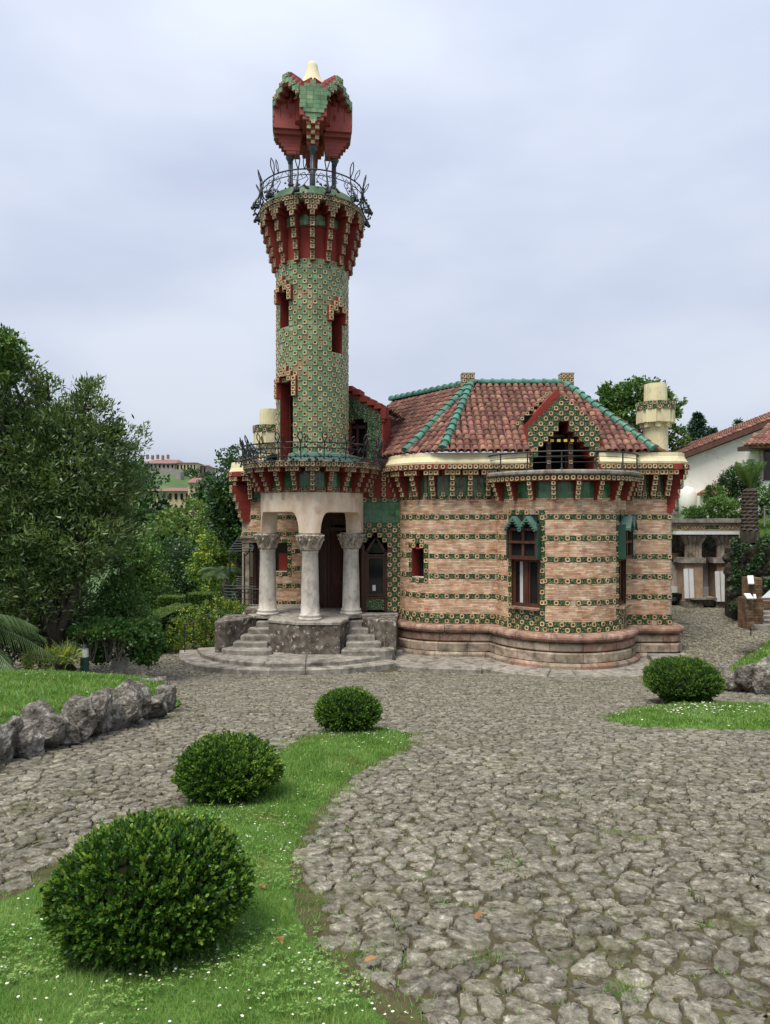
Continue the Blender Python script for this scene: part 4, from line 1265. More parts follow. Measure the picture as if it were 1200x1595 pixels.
# glazed entrance door under the stepped arch
fr_ = local(EW, dx0, dx1); W = fr_[3]
b = MB(); DZ = .24
for k in (-1, 1): lbox(b, fr_, k * (W / 2 - .06), 2.1, -DZ, .10, 1.95, .10)
for k in (-1, 1): lbox(b, fr_, k * (W / 2 - .13), 2.2, -DZ + .02, .05, 1.3, .08)
for z in (1.58, 1.66, 2.86, 2.93): lbox(b, fr_, 0, z, -DZ + .01, W - .04, .05, .11)
c, u, n_, _ = fr_
for k in (-1, 1):                                          # pointed head
    P = [(k * (W / 2 - .04), 3.05), (k * .02, 3.52), (k * .02, 3.42), (k * (W / 2 - .13), 3.02)]
    V = [tuple(c + u * q[0] + n_ * oo + Vector((0, 0, q[1]))) for oo in (-DZ - .05, -DZ + .05) for q in P]
    b.add(V, [(0, 1, 2, 3), (7, 6, 5, 4), (0, 4, 5, 1), (1, 5, 6, 2), (2, 6, 7, 3), (3, 7, 4, 0)])
do = b.obj('door', M['wood'], villa)
g = MB(); lbox(g, fr_, 0, 2.3, -DZ - .03, W - .1, 1.4, .01); lbox(g, fr_, 0, 3.1, -DZ - .03, W * .62, .42, .01); g.obj('pane', M['glass'], do)
g = MB(); lbox(g, fr_, 0, 2.4, -DZ - .2, W + .3, 2.8, .02); g.obj('backing', M['dark'], do)
g = MB(); lbox(g, fr_, -.02, 1.36, -DZ + .02, W - .2, .36, .06); g.obj('door_panel', M['leaf'], do)
g = MB(); lbox(g, fr_, -.06, 1.88, -DZ - .012, .10, .18, .01); g.obj('notice', M['white'], do)
jb = MB()
for k in (-1, 1): lbox(jb, fr_, k * (W / 2 + .0), 2.2, -.2, .03, 2.1, .36)
jb.obj('jamb', M['wood'], do)
# open main doorway in the shade of the portico
b = MB(); b.box((-1.29, 24.55, 2.5), (1.3, .06, 3.0)); b.box((-1.75, 24.15, 2.5), (.05, .9, 2.8)); b.box((-.80, 24.15, 2.5), (.05, .9, 2.8)); b.obj('hallway', M['dark'], villa)
b = MB(); b.box((-1.62, 23.72, 2.45), (.42, .06, 2.66), 0, .35)
for z in (1.5, 2.1, 2.9): b.box((-1.62, 23.675, z), (.26, .02, .42 if z < 2.5 else .8), 0, .35)
dl = b.obj('door_leaf', M['wood'], villa)
q = MB(); q.lathe([(.0, 2.05), (.03, 2.05), (.03, 2.12), (0, 2.13)], 8, (-1.46, 23.72)); q.obj('handle', M['iron'], dl)
b = MB(); b.box((-1.98, 23.66, 2.3), (.06, .1, 2.4)); b.box((-.85, 23.66, 2.4), (.06, .1, 2.6)); b.box((-1.4, 23.66, 3.75), (1.2, .1, .1)); b.obj('door_frame', M['wood'], villa)
# garden door and its posts at the far left corner
b = MB(); b.box((-4.38, 24.92, 2.1), (.5, .05, 2.5)); b.box((-4.55, 24.85, 2.1), (.10, .10, 2.5)); b.box((-4.3, 24.85, 2.1), (.06, .10, 2.5)); b.obj('garden_door', M['wood'], villa)
b = MB(); b.box((-4.78, 24.66, 2.1), (.16, .2, 2.4)); b.box((-4.6, 24.64, 3.36), (.7, .22, .16)); b.box((-4.6, 24.6, 3.47), (.8, .28, .07)); b.obj('door_surround', M['plinth'], villa)

# left corner bracket, big stepped, seen beside the portico
a, f = MB(), MB()
for i, pr in enumerate([.10, .16, .16, .24, .24, .34, .34, .46, .46]):
    z = (i + .5) * T; a.box(((pr - .3) / 2, 0, z), (pr + .3, .3 + i * .0007, T - .003))
    for k in range(2): flower(f, (pr + .012, (k - .5) * T, z), (0, 1, 0), UPZ, (1, 0, 0), T * .95, (0, 1, 2), .03)
put_console((a.mesh('console', M['red']), f.mesh('flower_tile', [M['cream'], M['cream'], M['brown']])), villa, (-4.9, 24.75), (-.9, -.43), 4.0)

# ------------------------------------------------------------------ left dormer (balcony door beside the tower)
ld = link('dormer', None, villa)
oc = Vector((-.80, 23.0, 0)); un = Vector((.80, .60, 0)).normalized() * 1
un = Vector((math.cos(rad(-14)), math.sin(rad(-14)), 0)); nn_ = Vector((un.y, -un.x, 0))
fr2 = (oc, un, nn_, 1.4)
b, f, g = MB(), MB(), MB()
n = 12; Tg = .12
for i in range(n):
    x = (i - n / 2 + .5) * Tg
    zt = 5.66 + math.floor((8.30 - abs(x + .45) * .66 - 5.66) / Tg + .5) * Tg
    lo = 5.66 if not -.42 < x < .30 else 5.66 + Tg * (13 if abs(x + .06) > .13 else 14)
    lbox(b, fr2, x, (zt + lo) / 2, -.2, Tg - .001, zt - lo, .4)
    for j in range(round((lo - 5.66) / Tg), round((zt - 5.66) / Tg) - 1):
        p = oc + un * x + nn_ * .002 + Vector((0, 0, 5.66 + (j + .5) * Tg))
        plate(f, p, un, UPZ, nn_, Tg, Tg, 0, .004 + .008 * RN.random())
    if i % 2 == 0:
        lbox(g, fr2, x + Tg / 2, zt + .02, -.22, Tg * 2 - .004, .17, .62)
b.obj('gable', M['red'], ld); f.obj('gable_tile', [M['leaf']], ld, kind='stuff'); g.obj('coping_block', M['red'], ld, kind='stuff')
for nm_, parts_ in (('cheek', [(.73, 6.55, -.55, .06, 1.75, 1.1)]), ('cheek', [(-.73, 6.5, -.5, .06, 1.7, 1.0)]), ('eave_block', [(.78, 7.5, -.14, .18, .38, .40)]), ('eave_block', [(.76, 7.27, -.14, .10, .1, .36)]), ('jamb', [(-.43, 6.5, -.3, .03, 1.7, .4)])):
    b = MB()
    for q_ in parts_: lbox(b, fr2, *q_)
    b.obj(nm_, M['red'], ld)
b = MB(); lbox(b, fr2, -.06, 6.5, -.32, .9, 1.9, .04); b.obj('dark_back', M['dark'], ld)  # near-black sheet painting the unlit inside
b = MB(); lbox(b, fr2, -.16, 6.4, -.26, .07, 1.6, .06); lbox(b, fr2, .18, 6.4, -.26, .12, 1.6, .06); lbox(b, fr2, 0, 7.1, -.26, .7, .1, .06); b.obj('door_frame', M['wood'], ld)
dt = MB()
pz = [oc + un * .80 + nn_ * -.35 + Vector((0, 0, 7.62)), oc + un * -.06 + nn_ * -.35 + Vector((0, 0, 8.02)), oc + un * -.06 + nn_ * -3.4 + Vector((0, 0, 8.02)), oc + un * .95 + nn_ * -1.9 + Vector((0, 0, 7.50))]
dt.add([tuple(p) for p in pz], [(0, 1, 2, 3)]); dto = dt.obj('dormer_roof', M['roofbase'], ld)
out_p = []
e_a, e_b = pz[0].copy(), pz[3].copy(); e_b.z = e_a.z
rs = MB()
for mw in lay_roof([pz[0], pz[3], pz[2], pz[1]], pz[0], pz[3], .2, .27): rs.add([tuple(mw @ Vector(v)) for v in tm.v], tm.f)
rs.obj('roof_tile', M['rooftile'], ld, smooth=True, kind='stuff')
# ------------------------------------------------------------------ the tower on its portico
TX, TY = -2.28, 22.3
FA = math.atan2(-TY, -TX)                       # direction from the tower to the eye
tower = thing('tower', 'tall round tower clad in green and flower tiles standing on a stone columned portico', 'tower', loc=(0, 0, 0))
def tp(a, r): return (TX + r * math.cos(a), TY + r * math.sin(a))

# portico columns
for px_, (cx, cy) in (('l', (-3.65, 22.1)), ('m', (-2.21, 20.95)), ('r', (-1.06, 22.2)), ('b', (-2.48, 23.45))):
    b = MB()
    b.lathe([(0, 1.13), (.345, 1.13), (.35, 1.17), (.335, 1.20), (.30, 1.21), (.315, 1.24), (.32, 1.27), (.30, 1.30), (.275, 1.31), (.268, 1.6), (.255, 2.2), (.235, 3.08), (.245, 3.10), (.25, 3.14), (.235, 3.16), (0, 3.16)], 40, (cx, cy))
    o = b.obj('column', M['columnstone'], tower, smooth=True)
    c = MB(); ph = RN.uniform(0, 6)
    def leafy(r, z, a):
        t = (z - 3.15) / .5
        k = abs(math.sin(4 * a + ph + (1.57 if t > .5 else 0)))
        g = abs(math.sin(11 * a + 14 * t + ph)) ** .5 * .035 + .03 * noise.noise(Vector((math.cos(a) * 5, math.sin(a) * 5, z * 11 + ph)))
        return r * (1 + .13 * k * t) + g * (1 if .03 < t < .97 else .2)
    pr = [(.0, 3.15), (.235, 3.15)] + [(.235 + .10 * (i / 22) ** 2.0 + .015 * math.sin(i / 22 * 9), 3.16 + .44 * i / 22) for i in range(23)] + [(.30, 3.62), (.345, 3.63), (.345, 3.67), (0, 3.67)]
    c.lathe(pr, 72, (cx, cy), 0, rfun=lambda r, z, a: leafy(r, z, a) if .2 < r and 3.15 < z < 3.63 else r)
    for k in range(8):                                    # curled leaves and volutes
        a = ph + k * math.pi / 4; r0 = .29
        pts = [(cx + r_ * math.cos(a + d), cy + r_ * math.sin(a + d), z) for r_, d, z in ((.25, 0, 3.2), (.30, .05, 3.35), (.355, .1, 3.47), (.40, .12, 3.50), (.405, .12, 3.45))]
        c.tube(pts, [.05, .055, .05, .035, .02], 6)
        a += .39
        pts = [(cx + r_ * math.cos(a + d), cy + r_ * math.sin(a + d), z) for r_, d, z in ((.27, -.2, 3.36), (.33, -.05, 3.5), (.39, .08, 3.6), (.43, .12, 3.60), (.42, .16, 3.55))]
        c.tube(pts, [.03, .04, .04, .035, .02], 6)
    c.obj('capital', M['capital'], o, smooth=False)

# stone arcade ring with flat rounded arches between the columns
ARO, ARI = 1.60, 1.12
CA = [math.atan2(cy - TY, cx - TX) for cx, cy in ((-3.65, 22.1), (-2.21, 20.95), (-1.06, 22.2), (-2.48, 23.45))]
def under(a):
    d = min(abs((a - c + math.pi) % (2 * math.pi) - math.pi) for c in CA)
    d0, d1 = .20, .36
    if d < d0: return 3.67
    t = min(1, (d - d0) / (d1 - d0))
    return 3.67 + .62 * math.sqrt(max(0, 1 - (1 - t) ** 2.2))
angs = sorted(set([2 * math.pi * i / 150 for i in range(150)] + [(c + s * (.195 + .17 * k / 12)) % (2 * math.pi) for c in CA for s in (-1, 1) for k in range(13)]))
b = MB(); n = len(angs); V = []
for a in angs:
    z0 = under(a)
    for r, z in ((ARI, 4.9), (ARI, z0), (ARO - .012, z0), (ARO, z0 + .02), (ARO, 4.88), (ARI, 4.9)):
        V.append((*tp(a, r), z))
F = []
for i in range(n):
    j = (i + 1) % n
    for k in range(5): F.append((i * 6 + k, j * 6 + k, j * 6 + k + 1, i * 6 + k + 1))
b.add(V, F)
b.obj('arcade', M['archstone'], tower)
b = MB(); b.lathe([(0, 4.45), (1.2, 4.45), (1.2, 4.5), (0, 4.5)], 40, (TX, TY)); b.obj('ceiling', M['archstone'], tower)

def circ(r): return Path([(TX + r * math.cos(-math.pi * 2 * i / 96 * -1), TY + r * math.sin(math.pi * 2 * i / 96)) for i in range(97)])
# path runs counter-clockwise, so normals point outward
C16 = circ(1.60)
til2 = MB(); b = MB()
b.lathe([(1.55, 4.88), (1.585, 4.89), (1.585, 5.62)], 64, (TX, TY)); b.obj('drum', M['red'], tower)
tile_row(til2, C16, 0, C16.L, 4.955, .15, .0)
tiles(til2, C16, 0, C16.L, 5.03, 5.5, lambda i, j: 'g', T=.2, off=-.012)
m4 = console(4, .135, .10, .44, 1, 3, tm_='creamold')
for i in range(22):
    a = FA + 2 * math.pi * i / 22
    put_console(m4, tower, tp(a, 1.59), (math.cos(a), math.sin(a)), 4.92)
b = MB(); b.lathe([(1.5, 5.59), (2.10, 5.59), (2.10, 5.73), (2.14, 5.735), (2.14, 5.77), (1.0, 5.78)], 96, (TX, TY)); b.obj('balcony_slab', M['stepstone'], tower)
C21 = circ(2.10); tile_row(til2, C21, 0, C21.L, 5.66, .15, .005)

# shaft with real openings
NT, RT, Z0 = 46, 1.10, 5.78
TT = .1525; NR_ = 40
FC = lambda deg: FA + rad(deg)
TW = [(-49, 3, 9.95, 10.98), (44, 3, 9.12, 10.32), (-47, 4, 5.80, 8.20)]
dA = 2 * math.pi / NT; aoff = FA % dA
holes = []
for deg, nc, za, zb in TW:
    i0 = round(((FC(deg) - aoff) % (2 * math.pi)) / dA - nc / 2)
    j0, j1 = round((za - Z0) / TT), round((zb - Z0) / TT)
    holes.append((i0, i0 + nc, j0, j1))
def hit(i, j): return any(((i - a) % NT) < (b_ - a) and c <= j < d for a, b_, c, d in holes)
sh, cl = MB(), MB()
for j in range(NR_):
    for i in range(NT):
        if hit(i, j): continue
        a, a1 = aoff + i * dA, aoff + (i + 1) * dA; z, z1 = Z0 + j * TT, Z0 + (j + 1) * TT
        sh.add([(*tp(a, RT), z), (*tp(a1, RT), z), (*tp(a1, RT), z1), (*tp(a, RT), z1)], [(0, 1, 2, 3)])
        if j < 2 or RN.random() < .012: continue
        am = (a + a1) / 2; d = (math.cos(am), math.sin(am), 0); u = (-d[1], d[0], 0); c = (*tp(am, RT + .004), (z + z1) / 2)
        if (i + j) % 2 == 0: flower(cl, c, u, UPZ, d, .15, (0, 2, 3), .03, .475)
        else: plate(cl, c, u, UPZ, d, .15, .1525, 0, .006 + RN.uniform(0, .008))
sh.obj('shaft', M['mortar'], tower)
cl.obj('wall_tile', [M['towergreen'], M['leaf'], M['cream'], M['brown']], tower, kind='stuff')
for (i0, i1, j0, j1), (deg, nc, za, zb) in zip(holes, TW):
    a, a1 = aoff + i0 * dA, aoff + i1 * dA; z, z1 = Z0 + j0 * TT, Z0 + j1 * TT; r0 = .62
    b = MB()
    def ap(aa, r, zz):                                   # parallel jambs
        am = (a + a1) / 2; d = Vector((math.cos(am), math.sin(am), 0)); u = Vector((-d.y, d.x, 0)); hw = RT * math.sin((aa - am))
        return tuple(Vector((TX, TY, zz)) + d * (RT * math.cos(aa - am) if r == RT else r) + u * hw)
    q = [(a, z), (a1, z), (a1, z1), (a, z1)]
    V = [ap(s, RT, t) for s, t in q] + [ap(s, r0, t) for s, t in q]
    b.add(V, [(0, 1, 5, 4), (1, 2, 6, 5), (2, 3, 7, 6), (3, 0, 4, 7)])
    o = b.obj('window', M['red'], tower)
    g = MB(); g.add([ap(s, r0 + .004, t) for s, t in q], [(0, 1, 2, 3)]); g.obj('pane', M['dark'], o)  # dark sheet closing the recess, unlit inside put into its colour
    fr_ = (Vector((*tp((a + a1) / 2, r0 + .05), 0)), Vector((-math.sin((a + a1) / 2), math.cos((a + a1) / 2), 0)), Vector((math.cos((a + a1) / 2), math.sin((a + a1) / 2), 0)), 0)
    g = MB(); hw = RT * math.sin((a1 - a) / 2)
    for k in (-1, 0, 1): lbox(g, fr_, k * (hw - .05), (z + z1) / 2, .02, .06, z1 - z, .05)
    if nc == 4: lbox(g, fr_, 0, z + 1.2, .02, hw * 2, .07, .05)
    g.obj('frame', M['wood'], o)
    hd, ft = MB(), MB(); nst = nc                        # stepped red hood set with tiles
    cells_ = []
    for k in range(-1, nc + 1):
        e = min(k + 1, nc - k)
        top = j1 + max(0, e) ; 
        if k in (-1, nc): cells_ += [(k, j1 - 1), (k, j1 - 2)] + ([(k, j1 - 3)] if nc == 4 else [])
        for jj in range(j1 + max(0, e - 1), top + 1): cells_.append((k, jj))
    for k, jj in cells_:
        am = aoff + (i0 + k + .5) * dA; d = (math.cos(am), math.sin(am), 0); zc = Z0 + (jj + .5) * TT
        if (k in (0, nc - 1)) and jj < j1: continue
        p = tp(am, RT + .045); hd.box((p[0], p[1], zc), (.16, .152, TT - .002), 0, am)
        pp = tp(am, RT + .128); flower(ft, (*pp, zc), (-d[1], d[0], 0), UPZ, d, .145, (0, 0, 1), .03)
    h = hd.obj('hood', M['red'], o); ft.obj('hood_tile', [M['cream'], M['brown']], o, kind='stuff')
b = MB(); b.lathe([(1.55, 5.781), (1.50, 6.02), (1.14, 6.10)], 64, (TX, TY), 0, FC(-28), FC(200)); b.lathe([(1.55, 5.781), (1.50, 6.02), (1.14, 6.10)], 20, (TX, TY), 0, FC(-140), FC(-66)); b.obj('skirting', M['canopygreen'], tower)

# crown of brackets
ZC = 11.85
b = MB(); b.lathe([(RT + .005, ZC), (RT + .005, ZC + .95), (RT + .03, ZC + .96), (RT + .03, 13.35), (1.4, 13.36)], 48, (TX, TY)); b.obj('crown_wall', M['red'], tower)
gg = MB(); C11 = circ(RT + .045)
tiles(gg, C11, 0, C11.L, 12.86, 13.16, lambda i, j: 'g', T=.15); gg.obj('crown_tile', [M['towergreen'], M['leaf'], M['cream'], M['brown']], tower, kind='stuff')
m9 = console(9, .15, .06, .51, 2, 3, hws=[2, 3], tm_='creamold')
NB = 16
for i in range(NB):
    a = FA + 2 * math.pi * i / NB
    put_console(m9, tower, tp(a, RT), (math.cos(a), math.sin(a)), 11.78)
b = MB(); b.lathe([(1.2, 13.41), (1.60, 13.41), (1.60, 13.56), (1.63, 13.565), (1.63, 13.60), (1.1, 13.62)], 80, (TX, TY)); b.obj('crown_slab', M['lichenwall'], tower)
C160 = circ(1.60)
for zz in (13.49,): tile_row(til2, C160, 0, C160.L, zz, .138, .005)
til2.obj('band_tile', [M['green'], M['leaf'], M['creamold'], M['brown']], tower, kind='stuff')
b = MB(); b.lathe([(1.42, 13.64), (1.36, 13.92), (1.2, 14.0), (.5, 14.08), (0, 14.09)], 48, (TX, TY)); b.obj('crown_roof', M['towergreen'], tower, smooth=False)

# wrought iron railings with lily loops
def leafloop(b, base, d, u, h, w_, r=.011, lean=.1):
    """pointed leaf outline standing on base, leaning outwards along d"""
    pts = []
    for s in (-1, 1):
        seq = [(0, 0), (.5, .28), (.85, .55), (.55, .82), (0, 1.0)]
        for x, z in (seq if s < 0 else seq[::-1][1:]):
            pts.append(Vector(base) + Vector(u) * (x * w_ * s) + Vector((0, 0, 1)) * (z * h) + Vector(d) * (lean * z * h))
    b.tube(pts, r, 5, 0, False)
def railing(name, R0, R1, R2, zf, zt, np_, lh, style, mat):
    root = link(name, None, tower)
    def cr_(r, z, n=72): return [(*tp(2 * math.pi * i / n, r), z) for i in range(n + 1)]
    b = MB(); b.tube(cr_(R1, zt), .021, 6, 0, False); b.tube(cr_(R1 - .02 + (R0 - R1) * .2, zt - .16), .014, 5, 0, False)
    if style == 2: b.tube(cr_(R0, zf + .08), .014, 5, 0, False)
    b.obj('rail', mat, root)
    me = None
    for i in range(np_):
        if me is None:
            q = MB(); a = 0
            X = lambda r, z, t=0.0: (r, t, z)
            q.tube([X(R0, zf), X(R0 + .02, zf + .2), X(R1 + .01, zt), X(R1 + .03, zt + .04)], .017, 5)
            hw = math.pi * R1 / np_
            for s in (-1, 1):                             # scrolls between posts
                q.tube([X(R0 + .02, zf + .04), X(R0 + .03, zf + .14, s * hw * .4), X((R0 + R1) / 2 + .02, (zf + zt) / 2, s * hw * .75), X(R1, zt - .10, s * hw * .45), X(R1, zt - .14, s * hw * .15), X(R1 - .02, zt - .24, s * hw * .3)], .012, 5)
                q.tube([X(R0, zf + .30), X((R0 + R1) / 2, zf + .38, s * hw * .5), X(R1, zt - .02, s * hw)], .009, 4)
                if s > 0: leafloop(q, X(R1 - .01, zt - .02, hw * .45), (1, .4, 0), (.3, 1, 0), lh * .72, .065, .014, .5)
            leafloop(q, X(R1, zt), (1, 0, 0), (0, 1, 0), lh, .085, .017, .25)
            for k in range(10 if style == 2 else 12):      # cast leaves and rosettes clustered along the foot
                r = R0 + RN.uniform(.0, .10) + (.10 if style == 1 else .03); t = RN.uniform(-hw, hw); z = zf + RN.uniform(-.10, .10) if style == 2 else zf + RN.uniform(-.16, .22)
                s_ = RN.uniform(.035, .065); t3 = RN.uniform(-.6, .6)
                q.add([(r, t - s_, z), (r + .03, t, z - s_ * .9), (r, t + s_, z + t3 * .03), (r + .03, t, z + s_), (r + .06, t, z)], [(0, 1, 4), (1, 2, 4), (2, 3, 4), (3, 0, 4), (0, 3, 2, 1)])
            if style == 1:                                # arms reaching out over the brackets
                q.tube([X(R1, zt - .1), X(R1 + .10, zf + .25), X(R2, zf), X(R2 + .02, zf - .10)], .028, 6)
                q.tube([X(R0, zf + .1), X(R2 - .1, zf + .1), X(R2, zf - .04)], .018, 5)
                q.lathe([(0, zf - .15), (.05, zf - .13), (.06, zf - .08), (.02, zf - .03), (0, zf)], 8, (R2 + .02, 0))
                q.box((R2 - .10, 0, zf - .02), (.16, .14, .10))
            me = q.mesh('baluster', mat)
        o = link('baluster', me, root, None, (TX, TY, 0), FA + 2 * math.pi * (i + .5) / np_)
    return root
railing('crown_railing', 1.62, 1.60, 1.86, 13.66, 14.30, 12, .46, 1, M['iron'])
railing('balcony_railing', 2.10, 2.16, 2.2, 5.80, 6.28, 20, .30, 2, M['iron'])

# ------------------------------------------------------------------ belvedere on top
pv = tower
def pav(ang):
    """local frame of the belvedere: r outward at ang, t along"""
    return Matrix.Translation((TX, TY, 0)) @ Matrix.Rotation(ang, 4, 'Z')
FB = FA + rad(1)
GP = M['pinkred']
post = None
for k in range(4):
    m = pav(FB + k * math.pi / 2)
    q = MB()
    q.tube([(.70, 0, 13.7), (.70, 0, 15.35)], .05, 10); q.tube([(.63, .05, 13.7), (.63, .05, 15.3)], .03, 6); q.tube([(.63, -.05, 13.7), (.63, -.05, 15.3)], .03, 6)
    q.lathe([(.06, 15.2), (.08, 15.28), (.13, 15.36), (.13, 15.42), (0, 15.42)], 14, (.70, 0)); q.lathe([(.12, 13.68), (.10, 13.8), (.06, 13.9)], 12, (.70, 0))
    if post is None: post = q.mesh('iron_post', M['ironblue'], True)
    o = link('iron_post', post, pv); o.matrix_world = m
    a, t = MB(), MB()
    # solid red pier that steps in towards the post
    a.box((.86, 0, 16.60), (.66, .80, .78), 0)
    prof = [(16.21, .80, 1.19, .30), (16.10, .62, 1.17, .34), (15.98, .40, 1.14, .36), (15.87, .38, 1.05, .37), (15.76, .37, .97, .38), (15.65, .36, .89, .39), (15.54, .34, .81, .41), (15.44, .30, .79, .60)]
    for i, (z, wd, ro, ri) in enumerate(prof):
        zb = prof[i + 1][0] if i + 1 < len(prof) else 15.40
        a.box(((ro + ri) / 2, 0, (z + zb) / 2), (ro - ri, wd, z - zb - .001))
        if 1 < i < 7 and k % 2 == 0:                                     # chequer of little tiles down the nose
            for y in (-1, 0, 1):
                if (y + i) % 2 == 0: t.box((ro + .03, y * .125, (z + zb) / 2), (.06, .12, .105), 1)
    o = link('pier', a.mesh('pier', GP), pv); o.matrix_world = m
    # green shield of plain tiles
    rows = [(.80, 4), (.82, 4), (.82, 4), (.82, 4), (.80, 4), (.62, 3), (.46, 3), (.22, 1)]
    z = 16.93
    for i, (wd, n) in enumerate(rows):
        hh = .125
        for c in range(n):
            t.box((1.205 - (.03 if i > 5 else 0), (c - (n - 1) / 2) * wd / n + (.02 if i % 2 and n > 1 else 0), z - hh / 2), (.035 + RN.uniform(0, .012), wd / n - .008, hh - .006), 0)
        z -= hh
    for c in (-1, 0, 1): t.box((1.20, c * .18, 16.985), (.04, .17, .10), 0)
    t.box((1.20, 0, 17.09), (.04, .16, .12), 0)
    o2 = link('shield_tile', t.mesh('shield_tile', [M['towergreen'], M['cream']]), o, 'stuff')
    # gable with stepped arch between this pier and the next
    mg = pav(FB + (k + .5) * math.pi / 2)
    R8 = 1.13                                             # distance of the gable face from the axis
    a, t, rf, dk_ = MB(), MB(), MB(), MB(); n = 8; Tg = .142
    for i in range(n):
        y = (i - n / 2 + .5) * Tg; e = min(i, n - 1 - i)
        top = 17.02 + e * .15 + (.05 if e == 3 else 0); lo = 16.70 + e * .155
        a.box((R8 - .12, y, (top + lo) / 2), (.24, Tg - .0015, top - lo))
        for zz, mi in ((top - .075, 1), (top - .225, 0)):
            t.box((R8 + .015, y, zz), (.05, Tg * .94, .14), 0)
            if (mi + i) % 2: flower(t, (R8 + .042, y, zz), (0, 1, 0), UPZ, (1, 0, 0), Tg * .8, (0, 1, 2), .02)
    o = link('gable', a.mesh('gable', GP), pv); o.matrix_world = mg
    o2 = link('gable_tile', t.mesh('gable_tile', [M['towergreen'], M['cream'], M['brown']]), o, 'stuff')
    a = MB()                                              # red soffit steps that close the arch from inside
    for s in (-1, 1):
        for i, (y0, z, dz, rr) in enumerate([(.50, 16.62, .46, .98), (.36, 16.86, .34, .86), (.22, 17.02, .3, .80)]):
            a.box((.55 + (rr - .55) / 2, s * y0, z), (rr - .55, .20, dz))
        V = [(1.06, s * .58, 16.62), (1.06, s * .58, 16.36), (.74, s * .16, 16.42), (.74, s * .16, 16.58), (.70, s * .60, 16.62), (.70, s * .60, 16.36)]
        a.add(V, [(0, 1, 2, 3), (0, 3, 4), (1, 5, 2), (3, 2, 5, 4), (0, 4, 5, 1)])
    a.box((.60, 0, 16.95), (.06, 1.1, 1.0))
    o3 = link('soffit', a.mesh('soffit', M['red']), pv); o3.matrix_world = mg
    r_ = MB()                                             # little saddle roof running in to the middle
    for s in (-1, 1):
        V = [(R8 - .04, 0, 17.52), (R8 - .04, s * .55, 17.02), (.25, s * .55, 16.95), (.25, 0, 17.45)]
        r_.add(V + [(x_, y_, z_ - .05) for x_, y_, z_ in V], [(0, 1, 2, 3), (7, 6, 5, 4), (0, 4, 5, 1), (1, 5, 6, 2)])
    for s in (-1, 1):
        for i in range(4):
            r_.box((R8 - .28, s * (.08 + .142 * i), 17.50 - .142 * i), (.46, .14, .10), 1)
    o4 = link('saddle_roof', r_.mesh('saddle_roof', [M['towergreen'], GP]), pv); o4.matrix_world = mg
b = MB(); m = pav(FB)
b.lathe([(0, 16.22), (.62, 16.22), (.70, 16.30), (.70, 17.0), (0, 17.2)], 8, (TX, TY), 0, FB, FB + 2 * math.pi)
b.lathe([(.62, 16.22), (.34, 15.9), (.30, 15.5), (.26, 15.2), (0, 15.2)], 4, (TX, TY), 0, FB + math.pi / 4, FB + math.pi / 4 + 2 * math.pi) if False else None
b.obj('core', M['red'], pv)
b = MB()
b.lathe([(.74, 16.95), (.66, 17.1), (.56, 17.30), (.47, 17.5), (.385, 17.67), (.31, 17.82), (.245, 17.97), (.20, 18.12), (.172, 18.25), (.155, 18.34), (.12, 18.40), (.06, 18.42), (0, 18.42)], 32, (TX, TY)); b.obj('finial', M['creamwall'], pv, smooth=True)

# ------------------------------------------------------------------ entrance steps
st = thing('entrance_steps', 'weathered double stone staircase with curved landing in front of the portico', 'staircase')
def slab(poly, z0, z1, name='step', mat='stepstone', ch=.025):
    b = MB(); b.prism(poly, z0, z1, 0, ch); return b.obj(name, M[mat], st)
slab([(-3.47, 21.0), (-2.5, 20.45), (-1.3, 20.45), (-1.08, 21.3), (-1.08, 21.8), (-.70, 22.0), (.42, 22.3), (.42, 22.5), (-.85, 22.52), (-.85, 24.0), (-2.3, 24.0), (-2.3, 24.66), (-4.75, 24.66), (-4.5, 22.4), (-3.95, 21.8), (-3.47, 21.75)], 1.04, 1.13, 'platform', 'stepstone')
b = MB()
V = [(-3.45, 21.02), (-2.49, 20.475), (-1.31, 20.475), (-1.10, 21.3), (-1.1, 22.2), (-3.45, 22.2)]
b.prism(V, -.1, 1.038); b.obj('pedestal', M['lichenwall'], st)
slab([(-4.6, 22.0), (.3, 22.0), (.3, 24.6), (-4.7, 24.6)], -.2, 1.035, 'platform_base', 'lichenwall', 0)
for i, (z, y, xl, xr) in enumerate([(.97, 21.62, -3.92, -.70), (.80, 21.32, -4.12, -.50), (.64, 21.02, -4.28, -.30), (.49, 20.72, -4.44, -.11)]):
    slab([(xl, y), (-3.44, y), (-3.44, y + .75), (xl, y + .75)], z - .16 - (.3 if i == 3 else .2), z)
    slab([(-1.14, y), (xr, y), (xr, y + .75), (-1.14, y + .75)], z - .16 - (.3 if i == 3 else .2), z)
slab(smooth_poly([(-4.80, 20.62), (-4.5, 20.40), (-3.45, 20.22), (-3.20, 20.45), (-3.45, 21.2), (-4.6, 21.2)], 1), .0, .34)
slab(smooth_poly([(-1.30, 20.40), (-1.1, 20.18), (-.1, 20.24), (.30, 20.48), (.2, 21.2), (-1.1, 21.2)], 1), .0, .34)
slab([(-4.98, 20.78), (-4.66, 20.70), (-3.95, 21.85), (-4.3, 22.3), (-5.0, 22.3)], -.2, 1.10, 'side_wall', 'lichenwall', .03)
slab([(-4.4, 22.2), (-3.7, 22.05), (-3.7, 22.6), (-4.4, 22.6)], 1.0, 1.28, 'side_wall', 'lichenwall', .03)
slab([(.0, 20.78), (.32, 20.86), (.42, 22.4), (-.72, 22.1), (-.70, 21.72)], -.2, 1.10, 'side_wall', 'lichenwall', .03)
